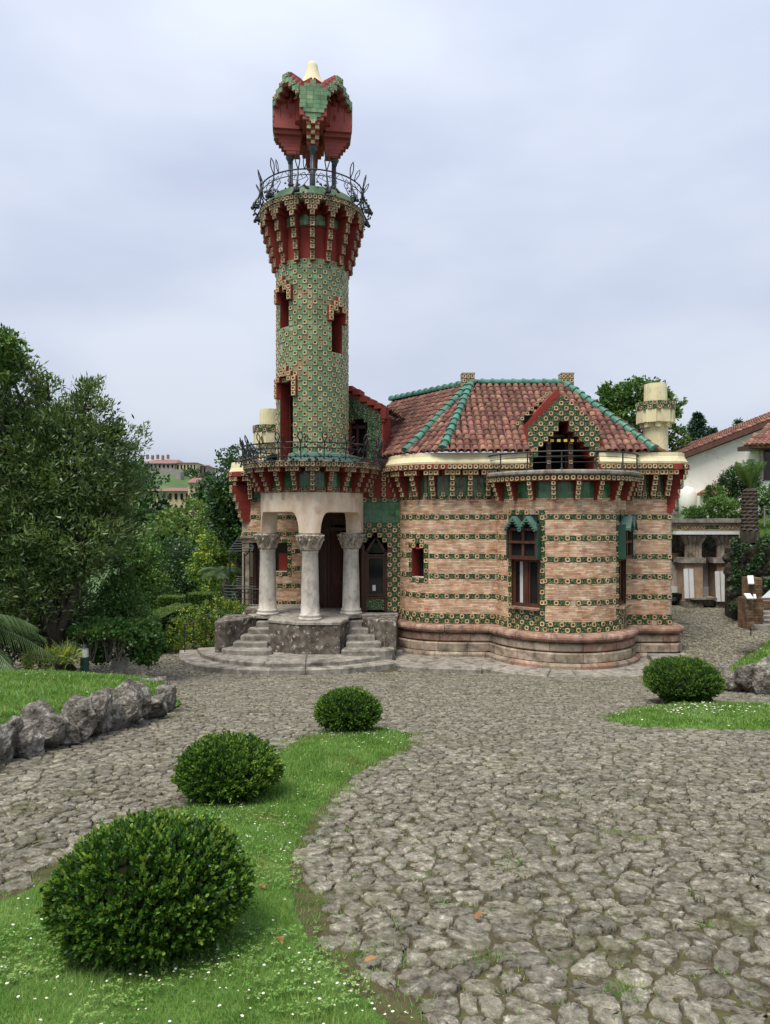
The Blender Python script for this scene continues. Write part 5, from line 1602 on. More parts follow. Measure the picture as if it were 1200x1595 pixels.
def ledge(px_list, z, zb, wdt, centre, joints):
    P = Path([gp(px, py, z)[:2] for px, py in px_list]); n = joints
    for i in range(n):
        s0, s1_ = P.L * i / n + .006, P.L * (i + 1) / n - .006; poly = []
        ss_ = [s0 + (s1_ - s0) * k / 5 for k in range(6)]
        o_ = [P.pt(s) for s in ss_]
        inn = []
        for q in o_[::-1]:
            d = Vector((centre[0] - q[0], centre[1] - q[1])); L = d.length; d.normalize(); inn.append((q[0] + d.x * min(wdt, L * .8), q[1] + d.y * min(wdt, L * .8)))
        slab(o_ + inn, zb, z + RN.uniform(-.006, .006), 'ledge_stone', 'stepstone', .03)
ledge([(280, 1012), (279, 1024), (290, 1030), (310, 1036), (345, 1040), (380, 1042), (422, 1043), (485, 1042.5), (541, 1040), (590, 1035), (628, 1030)], .06, -.3, 1.7, (-2.4, 22.6), 9)
ledge([(308, 1009), (315, 1018), (341, 1025), (380, 1030), (422, 1032), (485, 1031.5), (541, 1028.5), (590, 1022), (628, 1012)], .19, .0, 1.5, (-2.4, 22.6), 7)
slab([(.3, 19.75), (1.2, 19.4), (2.6, 19.2), (3.2, 22), (.3, 22.2)], -.3, .03, 'ledge_stone')
nb_ = 11
for i in range(nb_):
    a0, a1 = rad(196 + 152 * i / nb_ + .15), rad(196 + 152 * (i + 1) / nb_ - .15)
    po = [(5.26 + 3.3 * math.cos(a0 + (a1 - a0) * k / 5), 21.5 + 3.25 * math.sin(a0 + (a1 - a0) * k / 5)) for k in range(6)]
    pi_ = [(5.26 + 1.9 * math.cos(a0 + (a1 - a0) * k / 5), 21.5 + 1.9 * math.sin(a0 + (a1 - a0) * k / 5)) for k in range(6)][::-1]
    slab(po + pi_, -.3, .02 + RN.uniform(-.005, .005), 'ledge_stone')
slab([(7.6, 20.2), (9.2, 20.1), (9.3, 24), (8.0, 24)], -.3, .16, 'ledge_stone')
# handrail up the left side of the landing
hr = thing('handrail', 'thin black iron handrail on posts in front of the yellow green hedge', 'handrail')
b = MB(); pp = []
for px, pyb, pyt in ((288, 1018, 972), (302, 1012, 970), (321, 1002, 958), (344, 992, 955)):
    p = at(px, pyb, 21.6); q = at(px, pyt, 21.6); m = MB(); m.tube([p, q], .016, 6); m.obj('post', M['iron'], hr); pp.append(q)
b.tube(pp, .014, 6); b.obj('rail', M['iron'], hr)

# ------------------------------------------------------------------ iron bench balcony
ib = thing('bench_balcony', 'black wrought iron balcony with slatted bench seats and a slatted canopy left of the portico', 'balcony')
def bar(name, p, q, r, mat='iron'):
    m = MB(); m.tube([p, q], r, 6); return m.obj(name, M[mat], ib)
D = 24.6
def A2_(px, py, d=D): return at(px, py, d)
for px, d in ((358.5, 24.4), (381, 24.2), (358, 25.6)): bar('post', A2_(px, 862, d), A2_(px, 968, d), .03)
for i in range(7):                                         # canopy slats
    t = i / 6
    p = A2_(374 - 18 * t, 835 + 24 * t, 25.0 - .6 * t); q = A2_(402 - 8 * t, 836 + 22 * t, 25.0 - .6 * t); bar('canopy_slat', p, q, .022)
for k in (0, 1):
    bar('canopy_arm', A2_(374 if k == 0 else 401, 835, 25.0), A2_(355.5 if k == 0 else 393, 860, 24.4), .028)
for px in (358, 383): bar('bracket', A2_(px, 866, 24.4), A2_(px + 6, 856, 24.4), .03)
for i in range(8):                                         # curved bench back facing outwards
    t = i / 7; off_ = 4 + 14 * t ** 1.6
    p = A2_(343 + off_, 912 + 34 * t, 24.3); q = A2_(368 + off_ * .5, 913 + 34 * t, 24.1); r_ = A2_(400, 914 + 35 * t, 24.0 + .02 * i)
    bar('bench_slat', p, q, .026); 
    if i % 2 == 0 or i > 5: bar('bench_slat', q, r_, .016)
for px in (345, 355, 366): 
    m = MB(); m.tube([A2_(px, 911, 24.25), A2_(px + 3, 925, 24.25), A2_(px + 10, 940, 24.25), A2_(px + 18, 949, 24.25)], .02, 6); m.obj('bench_rib', M['iron'], ib)
for i in range(6):
    p = A2_(368, 898 + 3.4 * i, 25.4); q = A2_(394, 900 + 3.4 * i, 25.4); bar('bench_slat', p, q, .022)
for i in range(9): bar('baluster', A2_(372 + 5 * i, 918, 24.05), A2_(372 + 5 * i, 952, 24.05), .012)
bar('rail', A2_(366, 917, 24.0), A2_(412, 918, 24.0), .025)
m = MB(); q = A2_(392, 960, 24.3); m.box((q.x - .1, q.y + .3, q.z), (1.6, 1.2, .12)); m.obj('floor_slab', M['plinth'], ib)
# ------------------------------------------------------------------ foliage
def leaves(P, A, L, W, fold=.25, droop=0.0):
    """kite shaped leaves: P base points, A directions"""
    n = len(P); A = unit(A)
    r = unit(NP.normal(size=(n, 3))); S = unit(np.cross(A, r)); N_ = np.cross(S, A)
    L = (L * NP.uniform(.65, 1.25, n))[:, None]; W = (W * NP.uniform(.7, 1.2, n))[:, None]
    mid = P + A * L * .45
    V = np.stack([P, mid + S * W + N_ * W * fold, P + A * L - N_ * L * droop, mid - S * W + N_ * W * fold], 1).reshape(-1, 3)
    return V
def quads(n): return np.arange(4 * n).reshape(-1, 4)

def shell(n, c, r, lo=.7, hi=1.0, zmin=-1.0):
    d = unit(NP.normal(size=(int(n * 1.6) + 20, 3))); d = d[d[:, 2] > zmin][:n]
    k = NP.uniform(lo ** 3, hi ** 3, len(d)) ** (1 / 3)
    return np.asarray(c) + d * np.asarray(r) * k[:, None], d

def crown(name, parent, lobes, n, L, W, mats, clump=26, spread=.30, up=.35, tip=.12, fold=.25, droop=.05, lo=.55, wob=.22):
    """clumps of leaves spread through several lobes; a share of them in the second material"""
    vol = np.array([r[0] * r[1] * r[2] for _, r in lobes]) ** (2 / 3); vol = vol / vol.sum()
    Ps, As, Ts = [], [], []
    for (c, r), v in zip(lobes, vol):
        m = max(4, int(n * v / clump)); C, d = shell(m, c, r, lo, 1.0)
        wv = np.array([noise.noise(Vector(p) * (1.6 / max(.4, max(r))) + Vector((3, 7, 1))) for p in C])
        C = C + d * (np.asarray(r) * wv[:, None] * wob * 2)
        rr = spread * max(r) ** .5 * NP.uniform(.6, 1.3, len(C))
        q = np.repeat(C, clump, 0) + NP.normal(size=(len(C) * clump, 3)) * np.repeat(rr, clump)[:, None] * .42 * np.array([1, 1, .75])
        a = np.repeat(d, clump, 0) * .8 + NP.normal(size=q.shape) * .75 + np.array([0, 0, up])
        Ps.append(q); As.append(a); Ts.append(np.repeat(NP.random(len(C)) < tip * 1.5, clump) & (NP.random(len(q)) < .6) | (NP.random(len(q)) < tip * .3))
    P, A, T_ = np.concatenate(Ps), np.concatenate(As), np.concatenate(Ts)
    V = leaves(P, A, L, W, fold, droop)
    return npmesh(name, V, quads(len(P)), mats, parent, None, False, T_.astype(int))

def limb(b, p, q, r0, r1, seed=0, n=6):
    p, q = Vector(p), Vector(q); pts = []
    rr = random.Random(seed); k = (q - p).length * .08
    for i in range(n + 1):
        t = i / n; j = math.sin(math.pi * t) * k
        pts.append(p.lerp(q, t) + Vector((rr.uniform(-j, j), rr.uniform(-j, j), rr.uniform(-j, j) * .5)))
    b.tube(pts, [r0 + (r1 - r0) * i / n for i in range(n + 1)], 7, 0, False)

def tree(name, label, cat, base, lobes, n, L, W, mats, trunk_r=.2, bark='bark', group=None, **kw):
    t = thing(name, label, cat, group)
    b = MB(); base = Vector(base)
    zt = min(c[2] for c, r in lobes)
    top = Vector((sum(c[0] for c, r in lobes) / len(lobes), sum(c[1] for c, r in lobes) / len(lobes), zt))
    fork = base.lerp(top, .6)
    limb(b, base, fork, trunk_r, trunk_r * .75, 1)
    for i, (c, r) in enumerate(lobes): limb(b, fork, Vector(c) + Vector((0, 0, r[2] * .5)), trunk_r * .6, trunk_r * .12, i + 3, 8)
    b.obj('trunk', M[bark], t, smooth=True)
    crown('crown', t, lobes, n, L, W, mats, **kw)
    return t
def lobe(px, py, d, rx, rz, ry=None):
    """lobe given where it stands: picture point, distance, radii in metres"""
    p = at(px, py, d); return ((p.x, p.y, p.z), (rx, ry or rx, rz))

# clipped box bushes
def box_bush(label, px, pyb, wpx, hpx, n, seed, hs=.82):
    x, y, z = gp(px, pyb); s = y / FPX; rx, rz = wpx * s / 2, hpx * s / 2
    rx *= .95 if seed > 1 else .92; rz *= hs * 1.05; y += rx * .5; z = ghf(x, y) + .02
    t = thing('box_bush', label, 'bush', 'clipped box bushes', (0, 0, 0))
    c = np.array([x * 1.0, y, z + rz * .98]); R_ = np.array([rx, rx * .95, rz])
    sd = NP.uniform(0, 50)
    d = unit(NP.normal(size=(n, 3))); d = d[d[:, 2] > -.93]
    def shape(d):
        w_ = np.array([noise.noise(Vector(q) * 1.9 + Vector((sd, 0, 0))) * .085 + noise.noise(Vector(q) * 7 + Vector((sd, 0, 0))) * .07 for q in d])
        # flattened superellipsoid, tucked in at the foot
        e = (np.abs(d) ** 2.2).sum(1) ** (-1 / 2.2)
        o_ = d * e[:, None] * (1 + w_)[:, None]
        tk = 1 - .38 * np.clip((-.25 - d[:, 2]) / .75, 0, 1); o_[:, 0] *= tk; o_[:, 1] *= tk
        return o_
    S = shape(d); ln = (rx / .46) ** .25
    k = NP.uniform(.86, 1.035, len(d)) + (NP.random(len(d)) < .05) * NP.uniform(0, .09, len(d)); base = c + S * R_ * (k * .93)[:, None]
    hole = np.array([noise.noise(Vector(q) * 8.5 + Vector((sd, 3, 0))) for q in d]) > -.30 + .10 * NP.normal(size=len(d)); d = d[hole]; k = k[hole]; base = base[hole]; S = S[hole]
    ax = unit(d * .9 + NP.normal(size=d.shape) * .28 + np.array([0, 0, .55]))
    Ps, As, Ms = [], [], []
    for j in range(6):                                    # opposite pairs up each sprig
        h = (.010 + .0115 * j) * ln
        side = unit(np.cross(ax, NP.normal(size=ax.shape)))
        for sg in (1, -1):
            Ps.append(base + ax * h); As.append(ax * (.55 + .11 * j) + side * sg * (1 - .10 * j))
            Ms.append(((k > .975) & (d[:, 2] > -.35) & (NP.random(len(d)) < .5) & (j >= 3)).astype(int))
    P, A, Mi = np.concatenate(Ps), np.concatenate(As), np.concatenate(Ms)
    n_ = len(P); A = unit(A); Sx = unit(np.cross(A, NP.normal(size=A.shape))); N_ = np.cross(Sx, A)
    L = (.0225 * ln * NP.uniform(.55, 1.35, n_))[:, None]; W = L * .27
    V = np.stack([P, P + A * L * .35 + Sx * W + N_ * W * .3, P + A * L * .8 + Sx * W * .75 + N_ * W * .2, P + A * L, P + A * L * .8 - Sx * W * .75 + N_ * W * .2, P + A * L * .35 - Sx * W + N_ * W * .3], 1).reshape(-1, 3)
    i = np.arange(n_)[:, None] * 6
    F = np.concatenate([i + np.array([0, 1, 2, 3]), i + np.array([0, 3, 4, 5])], 0)
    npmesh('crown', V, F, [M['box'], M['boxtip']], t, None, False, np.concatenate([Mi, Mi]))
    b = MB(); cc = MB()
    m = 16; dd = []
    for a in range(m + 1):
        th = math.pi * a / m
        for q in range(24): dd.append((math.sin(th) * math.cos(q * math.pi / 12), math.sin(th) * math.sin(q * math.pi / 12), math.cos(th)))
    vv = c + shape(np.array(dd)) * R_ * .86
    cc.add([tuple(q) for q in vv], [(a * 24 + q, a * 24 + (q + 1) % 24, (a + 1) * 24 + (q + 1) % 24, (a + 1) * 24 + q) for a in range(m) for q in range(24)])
    cc.obj('dark_core', M['core'], t)  # solid dark core, painted shade behind the leaves
    for q in range(7):
        a = q * .9; limb(b, (x + .03 * math.cos(a), y + .03 * math.sin(a), z - .06), (x + rx * .4 * math.cos(a), y + rx * .4 * math.sin(a), z + rz * .6), .018, .008, q, 4)
    b.obj('stem', M['bark'], t)
box_bush('largest clipped box bush, low on the verge of grass closest to the viewer', 213, 1516, 318, 232, 6400, 1, .76)
box_bush('rounded box bush halfway along the grass verge, between the largest and the smallest ones', 348, 1258, 160, 106, 4400, 2)
box_bush('small round box bush at the tip of the grass verge, below the villa steps', 541, 1147, 104, 74, 3600, 3)
box_bush('box bush alone on the small grass island to the right, by the boulders', 1076, 1100, 120, 80, 4800, 4)

# big evergreen on the left
tree('laurel_tree', 'huge dark evergreen laurel filling the left side behind the boulder wall', 'tree', (-7.6, 17.2, .1),
     [lobe(115, 720, 16.6, 1.35, 1.25), lobe(140, 650, 16.6, .55, .75), lobe(60, 690, 16.4, 1.0, 1.0), lobe(20, 620, 16.2, .65, 1.0), lobe(160, 765, 16.8, .7, .8), lobe(110, 830, 16.6, 1.3, 1.0), lobe(30, 800, 16.4, 1.1, 1.2), lobe(145, 825, 16.9, .6, .6), lobe(60, 900, 16.8, 1.2, .9), lobe(30, 960, 17.2, 1.2, .7), lobe(-60, 760, 16.6, 1.4, 1.8), lobe(-90, 620, 16.6, 1.2, 1.5), lobe(140, 610, 16.6, .16, .38), lobe(75, 610, 16.5, .22, .4), lobe(188, 690, 16.7, .22, .4)],
     78000, .15, .021, [M['laurel'], M['laureltip']], .22, clump=22, spread=.30, up=.7, tip=.10, lo=.55, wob=.3)
tree('oak_tree', 'dark green oak standing far to the left behind the laurel', 'tree', (-16, 24, -.5), [((-16, 24, 4), (2.6, 2.4, 2.4)), ((-18.5, 25, 3.2), (2.4, 2.2, 2.4)), ((-14, 25, 2.4), (1.8, 2, 2)), ((-20, 26, 5), (2.4, 2.2, 2.2))], 14000, .22, .07, [M['darkleaf'], M['midleaf']], .25, clump=18, spread=.4, tip=.15)
tree('young_tree', 'pale leafed tree top reaching in at the upper left edge above the laurel', 'tree', (-9.5, 17.5, .1),
     [lobe(8, 545, 15.5, .42, .34), lobe(22, 535, 15.5, .22, .2), lobe(-40, 560, 15.5, .8, .6), lobe(5, 585, 15.5, .3, .3)], 4200, .12, .03, [M['midleaf'], M['lightleaf']], .12, clump=20, spread=.26, tip=.3)
def cone_tree(name, label, px, pyb, pyt, wpx, d, n, L, W, mats, grp=None):
    lob = []; top, bot = at(px, pyt, d), at(px, pyb, d); H = top.z - bot.z; R_ = wpx * d / FPX / 2
    k = 7
    for i in range(k):
        t = i / (k - 1); r = R_ * (1 - t) ** .85 + .06
        lob.append(((bot.x, d, bot.z + H * (.08 + .86 * t)), (r, r, H / k * .85)))
    return tree(name, label, 'tree', (bot.x, d, bot.z - .2), lob, n, L, W, mats, .09, clump=18, spread=.22, up=.1, tip=.1, lo=.7, wob=.08)
cone_tree('cone_shrub', 'dense dark conical evergreen at the left of the sunken path', 186, 1010, 862, 116, 17.5, 16000, .085, .02, [M['midleaf'], M['darkleaf']])
def shrub(name, label, lobes, n, L, W, mats, group=None, stems=0, **kw):
    t = thing(name, label, 'shrub', group)
    crown('crown', t, lobes, n, L, W, mats, **kw)
    b = MB(); c0 = lobes[0][0]
    for i, (c, r) in enumerate(lobes): limb(b, (c[0], c[1], c[2] - r[2] * 1.1), (c[0], c[1], c[2] + r[2] * .4), .03, .01, i)
    b.obj('stem', M['bark'], t)
    return t
shrub('hydrangea', 'bright green leafy shrub on bare brown stems behind the garden light', [lobe(150, 982, 16.7, .52, .16), lobe(185, 980, 16.7, .47, .18), lobe(218, 985, 16.9, .43, .25), lobe(236, 1003, 17.2, .25, .28), lobe(160, 1022, 17.0, .22, .16), lobe(225, 1020, 17.0, .33, .2)], 7500, .085, .033, [M['midleaf'], M['lightleaf']], clump=14, spread=.2, tip=.1)
t = thing('bare_stems', 'fan of bare pale stems under the bright green shrub', 'shrub stems')
for cx in (148, 175, 190):
    for i in range(13):
        b = MB(); p = at(cx + RN.uniform(-4, 4) - 6, 1030, 16.6); q = at(cx + (i - 6) * 2.6, 986 + RN.uniform(-4, 8), 16.55); q.y += RN.uniform(-.2, .1)
        b.tube([p, p.lerp(q, .5) + Vector((RN.uniform(-.05, .05), 0, 0)), q], [.012, .010, .007], 5); b.obj('stem', M['bark' if i % 2 else 'palebark'], t)
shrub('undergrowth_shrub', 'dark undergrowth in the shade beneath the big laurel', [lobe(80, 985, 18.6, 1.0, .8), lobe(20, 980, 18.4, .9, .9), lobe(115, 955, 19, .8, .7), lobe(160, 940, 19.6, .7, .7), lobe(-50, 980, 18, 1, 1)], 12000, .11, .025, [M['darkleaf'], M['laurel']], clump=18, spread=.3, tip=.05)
shrub('bamboo_clump', 'pale yellowish strap leaved plants at the lawn edge beside the palm', [lobe(62, 1030, 15.6, .25, .12), lobe(88, 1025, 15.6, .3, .15), lobe(105, 1022, 15.8, .2, .16), lobe(45, 1035, 15.4, .2, .1)], 700, .26, .014, [M['palm'], M['yellowleaf']], clump=10, spread=.3, up=.9, tip=.4, droop=.35)

def hedge(label, px0, px1, pyt, pyb, d, dep, n, mats=None, group='clipped hedge blocks'):
    p, q = at(px0, pyb, d), at(px1, pyt, d); t = thing('hedge', label, 'hedge', group)
    W, H = q.x - p.x, q.z - p.z; b = MB(); b.box(((p.x + q.x) / 2, d + dep / 2, (p.z + q.z) / 2), (W * .95, dep * .95, H * .97)); b.obj('dark_core', M['core'], t)  # solid dark core painting the shade behind the hedge leaves
    f = NP.choice(3, n, p=[.55, .3, .15]); u, v, s = NP.random(n), NP.random(n), NP.random(n)
    P = np.where((f == 0)[:, None], np.stack([p.x + W * u, np.full(n, d), p.z + H * v], -1), np.where((f == 1)[:, None], np.stack([p.x + W * u, d + dep * s, np.full(n, q.z)], -1), np.stack([np.where(u > .5, q.x, p.x), d + dep * s, p.z + H * v], -1)))
    P = P + NP.normal(size=P.shape) * .018
    A = np.where((f == 0)[:, None], [0, -1, .5], np.where((f == 1)[:, None], [0, 0, 1], [0, -.3, .3])) + NP.normal(size=P.shape) * .7
    npmesh('crown', leaves(P, A, .055, .016), quads(n), mats or [M['midleaf'], M['lightleaf']], t, None, False, (((f == 1) & (NP.random(n) < .85)) | (NP.random(n) < .4)).astype(int))  # paler leaves, mostly on top, imitate the lit faces
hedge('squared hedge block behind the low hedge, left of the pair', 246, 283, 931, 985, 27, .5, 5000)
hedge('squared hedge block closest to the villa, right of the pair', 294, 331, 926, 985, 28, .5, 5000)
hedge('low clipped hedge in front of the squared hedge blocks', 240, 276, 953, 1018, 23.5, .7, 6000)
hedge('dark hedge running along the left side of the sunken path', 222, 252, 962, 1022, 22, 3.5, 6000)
shrub('privet_hedge', 'loose hedge with bright yellow green tips beside the villa steps', [lobe(275, 990, 22.4, .42, .55), lobe(300, 975, 22.6, .5, .6), lobe(330, 965, 22.9, .55, .62), lobe(355, 962, 23.1, .5, .6), lobe(375, 962, 23.3, .42, .5), lobe(300, 1000, 22.5, .5, .4), lobe(335, 992, 22.8, .5, .4), lobe(365, 985, 23, .4, .4)], 15000, .065, .022, [M['midleaf'], M['yellowleaf']], clump=14, spread=.17, tip=.42, lo=.72, wob=.12)

# palm frond at the left edge
def frond(b, base, d, length, n=26, droop=.9, lw=.35, r=.012):
    d = Vector(d).normalized(); pts = []
    for i in range(n + 1):
        t = i / n; pts.append(Vector(base) + d * length * t + Vector((0, 0, -droop * length * t * t * .5)))
    b.tube(pts, [r * (1 - .8 * i / n) for i in range(n + 1)], 4, 0, False)
    for i in range(2, n):
        tg = (pts[i + 1] - pts[i - 1]).normalized(); sd = tg.cross(Vector((0, 0, 1))).normalized(); l = lw * math.sin(math.pi * (.12 + .85 * i / n)) ** .7
        for s in (-1, 1):
            for o in (0, .5):
                p = pts[i].lerp(pts[i + 1], o); q = p + (sd * s * .75 + tg * .55 + Vector((0, 0, -.35 - .2 * RN.random()))) * l; wv = tg * .010
                m_ = p.lerp(q, .5) + Vector((0, 0, .05 * l))
                b.add([tuple(p - wv), tuple(p + wv), tuple(m_ + wv), tuple(q), tuple(m_ - wv)], [(0, 1, 2, 3, 4)])
pt = thing('palm', 'drooping green palm fronds at the left edge above the lawn', 'palm')
bs = at(-90, 985, 14.8)
for i, (dx, dy, dz, l) in enumerate([(1, .1, .35, 2.4), (1, -.35, .2, 2.2), (.9, .4, .5, 2.2), (.7, -.7, .25, 2.1), (1, 0, -.05, 2.0), (.3, -.9, .4, 2.0), (1, .2, .75, 2.3), (.8, -.2, 1.0, 2.0), (-.5, -.6, .6, 2), (-.8, .4, .5, 2), (.95, -.15, .1, 1.7)]):
    b = MB(); frond(b, bs, (dx, dy, dz), l, droop=1.15, lw=.62); b.obj('frond', M['palm'], pt)
b = MB(); limb(b, (bs.x, bs.y, .2), tuple(bs), .16, .14, 4); b.obj('trunk', M['bark'], pt)

# garden light bollard
gl = thing('bollard_lamp', 'short dark green bollard light with a frosted lantern at the lawn edge', 'garden light')
p = at(132, 1041, 16.2); s = 16.2 / FPX
b = MB(); b.lathe([(0, p.z - .5), (6.5 * s, p.z - .5), (6.5 * s, p.z + 18 * s), (0, p.z + 18 * s)], 16, (p.x, p.y)); b.obj('post', M['canopyblue'], gl)
b = MB(); b.lathe([(6.2 * s, p.z + 18 * s), (5.6 * s, p.z + 32 * s), (0, p.z + 32 * s)], 16, (p.x, p.y)); b.obj('lantern', M['lampglass'], gl)
b = MB(); b.lathe([(6.3 * s, p.z + 32 * s), (5.2 * s, p.z + 35 * s), (2 * s, p.z + 38 * s), (0, p.z + 38 * s)], 16, (p.x, p.y)); b.obj('cap', M['iron'], gl)

# trees in the valley between the laurel and the villa
mk2 = dict(clump=22, spread=.36, up=.2)
tree('plane_tree', 'pale yellow green plane tree in front of the ochre building', 'tree', tuple(at(300, 990, 46)), [lobe(262, 815, 46, 1.3, 1.0), lobe(300, 806, 46, 1.3, 1.2), lobe(338, 815, 46, 1.2, 1.0), lobe(285, 840, 45, 2.0, 1.1), lobe(330, 845, 45, 1.7, 1.1), lobe(240, 850, 46, 1.3, 1.1)], 12000, .24, .075, [M['lightleaf'], M['midleaf']], .22, 'palebark', tip=.2, **mk2)
tree('oak_tree', 'dull mid green tree low in the valley behind the hedge blocks', 'tree', tuple(at(270, 1000, 40)), [lobe(270, 880, 40, 1.7, 1.4), lobe(240, 890, 40, 1.0, 1.3), lobe(305, 890, 40, 1.3, 1.4), lobe(285, 915, 39, 1.5, .9), lobe(255, 930, 39, 1.2, .9), lobe(315, 925, 39, 1.0, .8)], 14000, .19, .055, [M['darkleaf'], M['midleaf']], .2, tip=.25, **mk2)
tree('bright_tree', 'fresh green tree rising behind the dark conical evergreen', 'tree', tuple(at(215, 1000, 30)), [lobe(215, 880, 30, .8, .9), lobe(235, 910, 30, .7, .8), lobe(205, 850, 30, .6, .5), lobe(228, 945, 29.5, .6, .6)], 9000, .13, .04, [M['midleaf'], M['lightleaf']], .12, tip=.25, **mk2)
tree('chestnut_tree', 'dark green chestnut against the left corner of the villa', 'tree', tuple(at(378, 960, 33)), [lobe(372, 770, 33, 1.15, .9), lobe(350, 790, 33, .8, .8), lobe(385, 745, 33, .8, .7), lobe(365, 820, 33, 1.0, .8), lobe(395, 800, 33, 1.0, 1.0), lobe(380, 845, 32.5, .7, .5)], 14000, .19, .055, [M['darkleaf'], M['midleaf']], .2, tip=.18, **mk2)
tree('maple_tree', 'olive green tree with yellowish crown behind the iron bench', 'tree', tuple(at(345, 985, 36)), [lobe(345, 850, 36, 1.0, .9), lobe(330, 885, 36, 1.1, .9), lobe(365, 890, 36, 1.0, .8), lobe(350, 925, 35, 1.0, .7), lobe(385, 880, 36, .9, .9)], 11000, .16, .05, [M['midleaf'], M['yellowleaf']], .16, tip=.35, **mk2)
pt = thing('palm', 'small palm with a thin pale trunk behind the iron bench', 'palm')
bs = at(349, 893, 33); b = MB(); limb(b, tuple(at(349, 960, 33)), tuple(bs), .12, .10, 2); b.obj('trunk', M['palebark'], pt)
for i in range(13):
    a = i * 2.4; b = MB(); frond(b, bs, (math.cos(a), math.sin(a) * .8, .4 + .5 * RN.random()), 1.6, 16, 1.2, .5, .015); b.obj('frond', M['palm'], pt)
for i, (px, py, d, r, h, lab) in enumerate([(215, 800, 70, 3.0, 2.6, 'grey green tree at the foot of the far hill beside the laurel'), (345, 770, 80, 2.6, 2.0, 'round tree to the right of the ochre building'), (205, 755, 110, 5, 3.4, 'dark round tree under the palace terrace'), (372, 715, 140, 3.5, 2.6, 'dark far tree on the ridge beside the villa balcony')]):
    tree('hill_tree', lab, 'tree', tuple(at(px, py + 60, d)), [lobe(px, py, d, r, h), lobe(px + 8, py + 12, d, r * .8, h * .8), lobe(px - 10, py + 14, d, r * .8, h * .8)], 2600, .55, .2, [M['darkleaf'], M['midleaf']], .25, group='trees on the far hillside', clump=18, spread=.5, tip=.2)

# ------------------------------------------------------------------ the far hill and its buildings
def hill_h(x, y):
    return -6 + 27 * ss(70, 290, y) * np.exp(-((x + 95) / 95) ** 2) + 2.0 * np.sin(x * .05) * ss(100, 200, y)
grid_sheet('hill', np.linspace(-420, 160, 60), np.linspace(60, 520, 50), lambda x, y: hill_h(x, y) * (1 - ss(300, 520, y) * .4), M['hill'])
def hz(x, y): return float(hill_h(np.array(x), np.array(y)))
def house(name, label, px0, px1, pyb, pye, pyr, d, dep, wall, roof_m, nwin=(0, 0), hip=.5):
    """distant block: walls, pitched roof, window openings"""
    t = thing(name, label, 'building'); p, q, r_ = at(px0, pyb, d), at(px1, pye, d), at(px0, pyr, d)
    W, z0, z1, zr = q.x - p.x, p.z - 6, q.z, r_.z; b = MB()
    b.box(((p.x + q.x) / 2, d + dep / 2, (z0 + z1) / 2), (W, dep, z1 - z0)); b.obj('wall', M[wall], t)
    e = .04 * W; x0, x1 = p.x - e, q.x + e; hh = min(W * .45, dep * .5) * hip; b = MB()
    V = [(x0, d - .5, z1), (x1, d - .5, z1), (x1, d + dep + .5, z1), (x0, d + dep + .5, z1), (x0 + hh, d + dep / 2, zr), (x1 - hh, d + dep / 2, zr)]
    b.add(V, [(0, 1, 5, 4), (1, 2, 5), (2, 3, 4, 5), (3, 0, 4), (3, 2, 1, 0)]); b.obj('roof', M[roof_m], t)
    for j in range(nwin[1]):
        for i in range(nwin[0]):
            x_ = p.x + W * (i + .5) / nwin[0]; zz = z1 - (z1 - p.z) * (j + .45) / nwin[1]; m = MB()
            m.box((x_, d - .05, zz), (W / nwin[0] * .38, .3, (z1 - p.z) / nwin[1] * .5)); m.obj('window', M['dark'], t)
    return t, p, q
t, p, q = house('palace', 'large red roofed palace with small chimneys on top of the far hill', 213, 272, 731, 722, 711, 270, 30, 'greywall', 'farroof', (9, 1))
for i in range(6):
    m = MB(); c_ = at(222 + i * 8, 712.5 - (i % 2), 284); m.box(tuple(c_), (.9, .9, 1.7)); m.obj('chimney', M['farroof'], t)
house('palace_wing', 'long ochre wing running to the right of the red roofed palace', 270, 306, 736, 721, 718, 272, 14, 'yellowwall', 'farroof', (7, 1))
house('palace_wing', 'darker end wing stepping downhill at the far right of the palace', 304, 322, 741, 726, 722, 278, 14, 'greywall', 'farroof', (3, 1))
wl = thing('terrace_wall', 'grey stone terrace wall below the hilltop palace', 'wall'); b = MB(); p, q = at(234, 742, 255), at(285, 731, 255); b.box(((p.x + q.x) / 2, 256, (p.z + q.z) / 2 - 2), (q.x - p.x, 2, q.z - p.z + 4)); b.obj('wall', M['greywall'], wl)
p, q = at(276, 748, 250), at(284, 736, 250); b = MB(); b.box(((p.x + q.x) / 2, 250, (p.z + q.z) / 2), (q.x - p.x, 4, q.z - p.z)); b.obj('buttress', M['greywall'], wl)
house('ochre_building', 'long ochre building with a red roof half hidden by the pale plane tree', 226, 332, 802, 765, 757, 100, 12, 'yellowwall', 'farroof', (12, 2))
house('ochre_tower', 'square ochre stair tower rising above the long ochre roof', 293, 311, 762, 752, 743, 98, 4, 'yellowwall', 'farroof', (0, 0), .3)
wl_ = []
for i in range(60):
    px = RN.uniform(190, 420); d = RN.uniform(150, 292); x_ = (px - CX0) / FPX * d; z_ = hz(x_, d) * (1 - float(ss(300, 520, d)) * .4)
    if 238 < px < 292 and d > 190: continue
    r = RN.uniform(2.2, 3.8); wl_.append(((x_, d, z_ + r * .4), (r, r, r * .75)))
o = crown('woodland', None, wl_, 22000, .8, .28, [M['darkleaf'], M['midleaf']], clump=14, spread=.5, tip=.25); o['kind'] = 'stuff'

